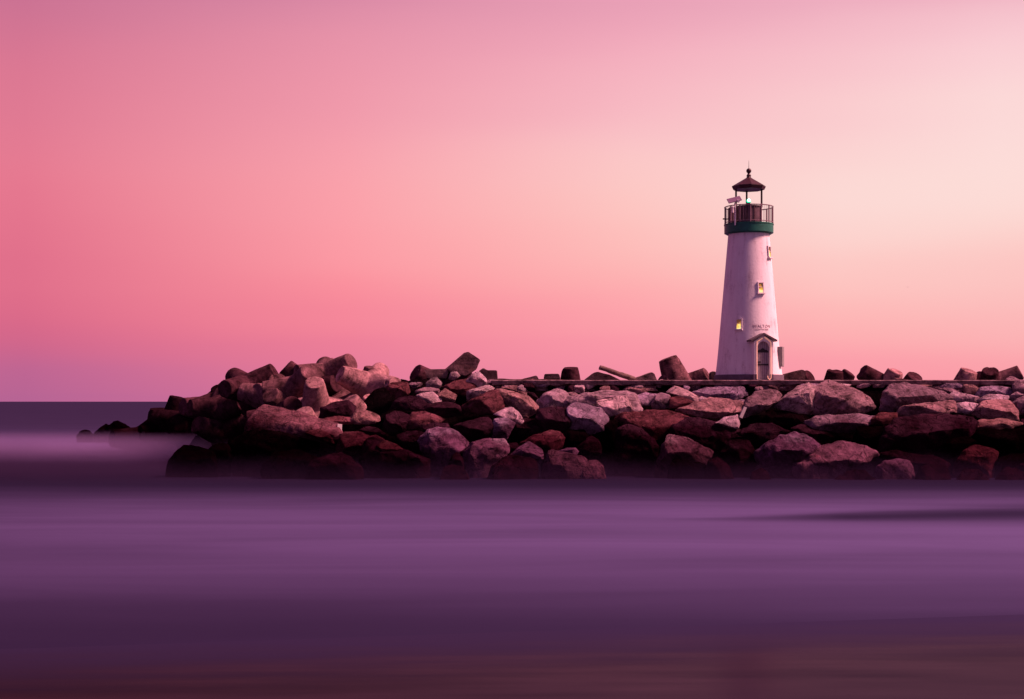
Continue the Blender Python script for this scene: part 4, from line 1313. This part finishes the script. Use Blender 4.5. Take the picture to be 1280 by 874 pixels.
# skyline behind the path
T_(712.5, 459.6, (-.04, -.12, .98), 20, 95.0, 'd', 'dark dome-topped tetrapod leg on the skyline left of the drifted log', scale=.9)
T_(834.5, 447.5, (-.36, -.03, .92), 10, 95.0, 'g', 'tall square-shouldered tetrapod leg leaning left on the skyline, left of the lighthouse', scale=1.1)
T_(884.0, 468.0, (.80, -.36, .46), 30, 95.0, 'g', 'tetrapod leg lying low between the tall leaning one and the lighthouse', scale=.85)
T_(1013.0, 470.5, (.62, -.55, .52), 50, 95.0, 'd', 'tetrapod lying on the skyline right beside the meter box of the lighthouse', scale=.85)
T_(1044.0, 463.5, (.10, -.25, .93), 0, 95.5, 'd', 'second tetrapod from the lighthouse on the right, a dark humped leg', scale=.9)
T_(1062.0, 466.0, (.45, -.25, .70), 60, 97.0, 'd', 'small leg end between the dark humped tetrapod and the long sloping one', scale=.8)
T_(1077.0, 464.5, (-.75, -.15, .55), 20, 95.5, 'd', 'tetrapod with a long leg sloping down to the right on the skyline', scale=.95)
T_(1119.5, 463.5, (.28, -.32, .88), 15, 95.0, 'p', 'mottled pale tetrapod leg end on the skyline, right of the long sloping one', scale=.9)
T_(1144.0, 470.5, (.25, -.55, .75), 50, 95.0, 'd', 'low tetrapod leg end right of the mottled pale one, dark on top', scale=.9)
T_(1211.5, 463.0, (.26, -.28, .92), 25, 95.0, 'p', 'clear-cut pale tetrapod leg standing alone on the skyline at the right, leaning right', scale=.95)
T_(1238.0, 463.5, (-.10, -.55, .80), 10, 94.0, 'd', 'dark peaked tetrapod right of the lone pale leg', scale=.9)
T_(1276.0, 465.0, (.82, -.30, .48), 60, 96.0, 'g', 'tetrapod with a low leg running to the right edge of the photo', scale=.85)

# ------------------------------------------------------------------ broken concrete by the path
def solid_poly(name, pts, Y, thickness, tilt=0.0, matl=None, bev=.04, seed=1):
    """a cut block: the outline one sees, with its real thickness behind it"""
    bm = bmesh.new()
    A = [bm.verts.new(at(px, py, Y)) for px, py in pts]
    B2 = [bm.verts.new(at(px, py, Y) + Vector((tilt * thickness, thickness, 0))) for px, py in pts]
    n = len(pts)
    bm.faces.new(A); bm.faces.new(list(reversed(B2)))
    for i in range(n):
        bm.faces.new((A[i], B2[i], B2[(i + 1) % n], A[(i + 1) % n]))
    bmesh.ops.recalc_face_normals(bm, faces=bm.faces)
    bmesh.ops.bevel(bm, geom=bm.edges[:], offset=bev, segments=2, affect='EDGES')
    bmesh.ops.triangulate(bm, faces=bm.faces)
    for it in range(5):
        es = [e for e in bm.edges if e.calc_length() > .22]
        if not es: break
        bmesh.ops.subdivide_edges(bm, edges=es, cuts=1)
        bmesh.ops.triangulate(bm, faces=[f for f in bm.faces if len(f.verts) > 3])
    bm.normal_update()
    for v, nrm in [(v, v.normal.copy()) for v in bm.verts]:
        p = v.co + Vector((seed * 9, 0, 0))
        v.co += nrm * (noise.noise(p * 1.5) * .035 + noise.noise(p * 5) * .012)
    c0 = sum((v.co for v in bm.verts), Vector()) / len(bm.verts)
    c0.z = min(v.co.z for v in bm.verts)
    for v in bm.verts:
        v.co -= c0
    o_ = build(name, bm, matl or M_CONC, loc=c0, smooth=35)
    o_['kind'] = 'thing'
    return o_


CG = 'broken concrete by the path'
o = solid_poly('concrete_block', [(559, 462), (585.5, 439.5), (600.5, 450), (596, 462), (583, 470), (566, 468)], 90.0, 1.5, tilt=-.2)
o.color = (.17, .09, .095, 1); tag(o, 'big tilted square block, highest point between the tetrapod heap and the path', 'concrete block', CG)
o = solid_poly('concrete_slab', [(522, 461.5), (562, 461.5), (558, 473), (524, 473)], 90.2, 2.2)
o.color = (.15, .085, .09, 1); tag(o, 'level concrete slab running left from under the tilted square block', 'concrete slab', CG)
o = solid_poly('concrete_block', [(598, 464), (604, 460), (609, 463), (621, 463), (622.5, 478), (604, 478)], 90.4, 1.4, seed=3)
o.color = (.10, .06, .068, 1); tag(o, 'dark square-edged block right of the tilted one', 'concrete block', CG)
o = solid_poly('concrete_slab', [(622, 473), (650, 474.5), (671, 469.2), (674, 474.5), (660, 478), (622, 478)], 91.5, 1.2, seed=4)
o.color = (.12, .075, .08, 1); tag(o, 'thin wedge of slab on the skyline between the dark block and the low flat stone', 'concrete slab', CG)
o = solid_poly('concrete_slab', [(681, 467.5), (699, 467.2), (701, 474), (680, 474)], 93.5, 1.3, seed=5)
o.color = (.10, .06, .065, 1); tag(o, 'low flat-topped slab left of the dark dome-topped tetrapod leg', 'concrete slab', CG)
o = solid_poly('concrete_slab', [(608, 475.2), (660, 473.8), (700, 474.2), (722, 477.5), (718, 484), (700, 480.5), (664, 481.5), (620, 479)], 86.6, 2.0, seed=6)
o.color = (.21, .12, .115, 1); tag(o, 'level concrete beam with a crumbling underside, broken left end of the path', 'concrete slab', CG)
o = solid_poly('concrete_block', [(729, 476.5), (742, 466), (747.5, 464.8), (762, 468.5), (779, 477), (760, 478), (745, 478)], 92.8, 1.3, seed=7)
o.color = (.12, .07, .075, 1); tag(o, 'dark roof-shaped block under the drifted log', 'concrete block', CG)
o = solid_poly('concrete_slab', [(784, 475.5), (800, 470.5), (815, 465.2), (818, 467), (822, 476.5), (800, 477)], 92.8, 1.3, seed=8)
o.color = (.20, .13, .13, 1); tag(o, 'leaning slab at the right foot of the drifted log', 'concrete slab', CG)
o = solid_poly('concrete_block', [(888, 476), (888.5, 466), (893, 463.8), (896, 466), (896, 476)], 92.6, .9, seed=9)
o.color = (.07, .045, .05, 1); tag(o, 'small dark block half hidden behind the left side of the lighthouse', 'concrete block', CG)
o = solid_poly('concrete_slab', [(978, 476), (979, 468.2), (1003, 462), (1008, 464.5), (1006, 476)], 93.2, 1.0, seed=10)
o.color = (.13, .075, .08, 1); tag(o, 'sloping slab on the skyline touching the right side of the lighthouse', 'concrete slab', CG)

# the log
bm = bmesh.new()
a, b2 = at(749.5, 459.3, 92.0), at(793, 474.2, 92.6)
tube(bm, a, b2, .155, .175, n=20)
bmesh.ops.subdivide_edges(bm, edges=[e for e in bm.edges if e.calc_length() > 1], cuts=24)
bm.normal_update()
for v, nrm in [(v, v.normal.copy()) for v in bm.verts]:
    v.co += nrm * noise.noise(v.co * 3) * .035
org = a.copy()
for v in bm.verts: v.co -= org
tag(build('log', bm, mat('drift_timber', (.17, .10, .09), .85, var=.6, scale=5, bump=.5), loc=org, smooth=40),
    'drifted timber log leaning across the blocks on the skyline', 'log')

# two white boards among the boulders
def board(p, wpx, Y, rot, label):
    x0, y0, x1, y1 = p
    A, B2 = at(x0, y0, Y), at(x1, y1, Y)
    ln = (B2 - A).length
    bm = bmesh.new()
    box(bm, (0, 0, ln / 2), (wpx * Y / FOC, .06, ln), bev=.008)
    for v in bm.verts:
        v.co.x += noise.noise(v.co * 4) * .01
    o = build('board', bm, M_BOARD, loc=A)
    dd = (B2 - A).normalized()
    o.rotation_mode = 'QUATERNION'
    o.rotation_quaternion = Quaternion(Vector((0, 0, 1)).cross(dd).normalized(), Vector((0, 0, 1)).angle(dd)) @ Quaternion((0, 0, 1), rot) if dd.z < .9999 else Quaternion((0, 0, 1), rot)
    tag(o, label, 'board', 'white boards among the boulders')
M_BOARD = mat('white_board', (.58, .50, .52), .6, var=.15, scale=4)
board((925.8, 522.2, 931.6, 508.8), 4.4, 80.6, R(20), 'white plank leaning steeply on the hunched boulder below the lighthouse')
board((423.8, 543.5, 424.6, 530.2), 6.2, 80.6, R(25), 'white board standing upright in a gap under the tetrapod heap')

# a gull far off
bm = bmesh.new()
r = bmesh.ops.create_uvsphere(bm, u_segments=12, v_segments=8, radius=.11)
for v in bm.verts:
    v.co.x *= 2.2; v.co.z *= .9
for s in (-1, 1):
    pts = [((.10, s * .08, .05), (-.10, s * .08, .05)), ((.14, s * .35, .17), (-.08, s * .35, .17)), ((.02, s * .72, .10), (-.08, s * .72, .10))]
    prev = None
    for f, b3 in pts:
        ring = [bm.verts.new(Vector(f)), bm.verts.new(Vector(b3)), bm.verts.new(Vector(b3) - Vector((0, 0, .02))), bm.verts.new(Vector(f) - Vector((0, 0, .02)))]
        if prev:
            for i in range(4):
                bm.faces.new((prev[i], prev[(i + 1) % 4], ring[(i + 1) % 4], ring[i]))
        prev = ring
    bm.faces.new(prev)
o = build('gull', bm, mat('gull_feathers', (.32, .26, .27), .8), loc=at(1134.5, 359, 560), smooth=40)
o.rotation_euler = (R(12), R(-8), R(60))
tag(o, 'tiny gull in flight in the pink sky right of the lighthouse', 'gull')

# ------------------------------------------------------------------ low sea mist: spray and blurred wash lying on the water
bm = bmesh.new()
box(bm, (0, 140, 1.15), (240, 240, 2.5))
o = bpy.data.meshes.new('sea_mist')
bm.to_mesh(o); bm.free()
mm = bpy.data.materials.new('sea_mist')
mm.use_nodes = True
t = mm.node_tree
t.nodes.clear()
L = t.links.new
geo = N(t, 'ShaderNodeNewGeometry')
sp = N(t, 'ShaderNodeSeparateXYZ'); L(geo.outputs['Position'], sp.inputs[0])
X, Y, Z = sp.outputs
mn = N(t, 'ShaderNodeTexNoise'); mn.inputs['Scale'].default_value = .22; mn.inputs['Detail'].default_value = 2; L(geo.outputs['Position'], mn.inputs[0])
top = M(t, 'MULTIPLY_ADD', mn.outputs[0], 2.6, .25)          # the spray stands higher in some places
hgt = M(t, 'SUBTRACT', 1.0, M(t, 'DIVIDE', Z, top), clamp=True)
hgt = M(t, 'POWER', hgt, 2.0)
def band(v, a, b, c, d):
    r1 = N(t, 'ShaderNodeMapRange', interpolation_type='SMOOTHSTEP'); r1.inputs['From Min'].default_value = a; r1.inputs['From Max'].default_value = b; L(v, r1.inputs[0])
    r2 = N(t, 'ShaderNodeMapRange', interpolation_type='SMOOTHSTEP'); r2.inputs['From Min'].default_value = d; r2.inputs['From Max'].default_value = c; L(v, r2.inputs[0])
    return M(t, 'MULTIPLY', r1.outputs[0], r2.outputs[0])
den = M(t, 'MULTIPLY', M(t, 'MULTIPLY', hgt, 3.2), band(Y, 68, 80, 90, 120))
h2 = M(t, 'POWER', M(t, 'SUBTRACT', 1.0, M(t, 'DIVIDE', Z, 1.8), clamp=True), .9)
wash = M(t, 'MULTIPLY', M(t, 'MULTIPLY', h2, 2.0), M(t, 'MULTIPLY', band(Y, 92, 102, 112, 130), band(X, -110, -60, -17, -11)))
den = M(t, 'ADD', den, wash)
vol = N(t, 'ShaderNodeVolumePrincipled')
L(mixc(t, M(t, 'DIVIDE', wash, M(t, 'ADD', den, .0001), clamp=True), (.066, .036, .10), (.40, .26, .58)), vol.inputs['Color'])  # spray beside the rocks has their shade put into its darker colour
vol.inputs['Anisotropy'].default_value = 0
L(M(t, 'MULTIPLY', den, .05), vol.inputs['Density'])
out = N(t, 'ShaderNodeOutputMaterial'); L(vol.outputs[0], out.inputs['Volume'])
o.materials.append(mm)
o = bpy.data.objects.new('sea_mist', o)
COL.objects.link(o)
tag(o, kind='stuff')
o['label'] = 'thin purple mist of spray lying on the water round the jetty'
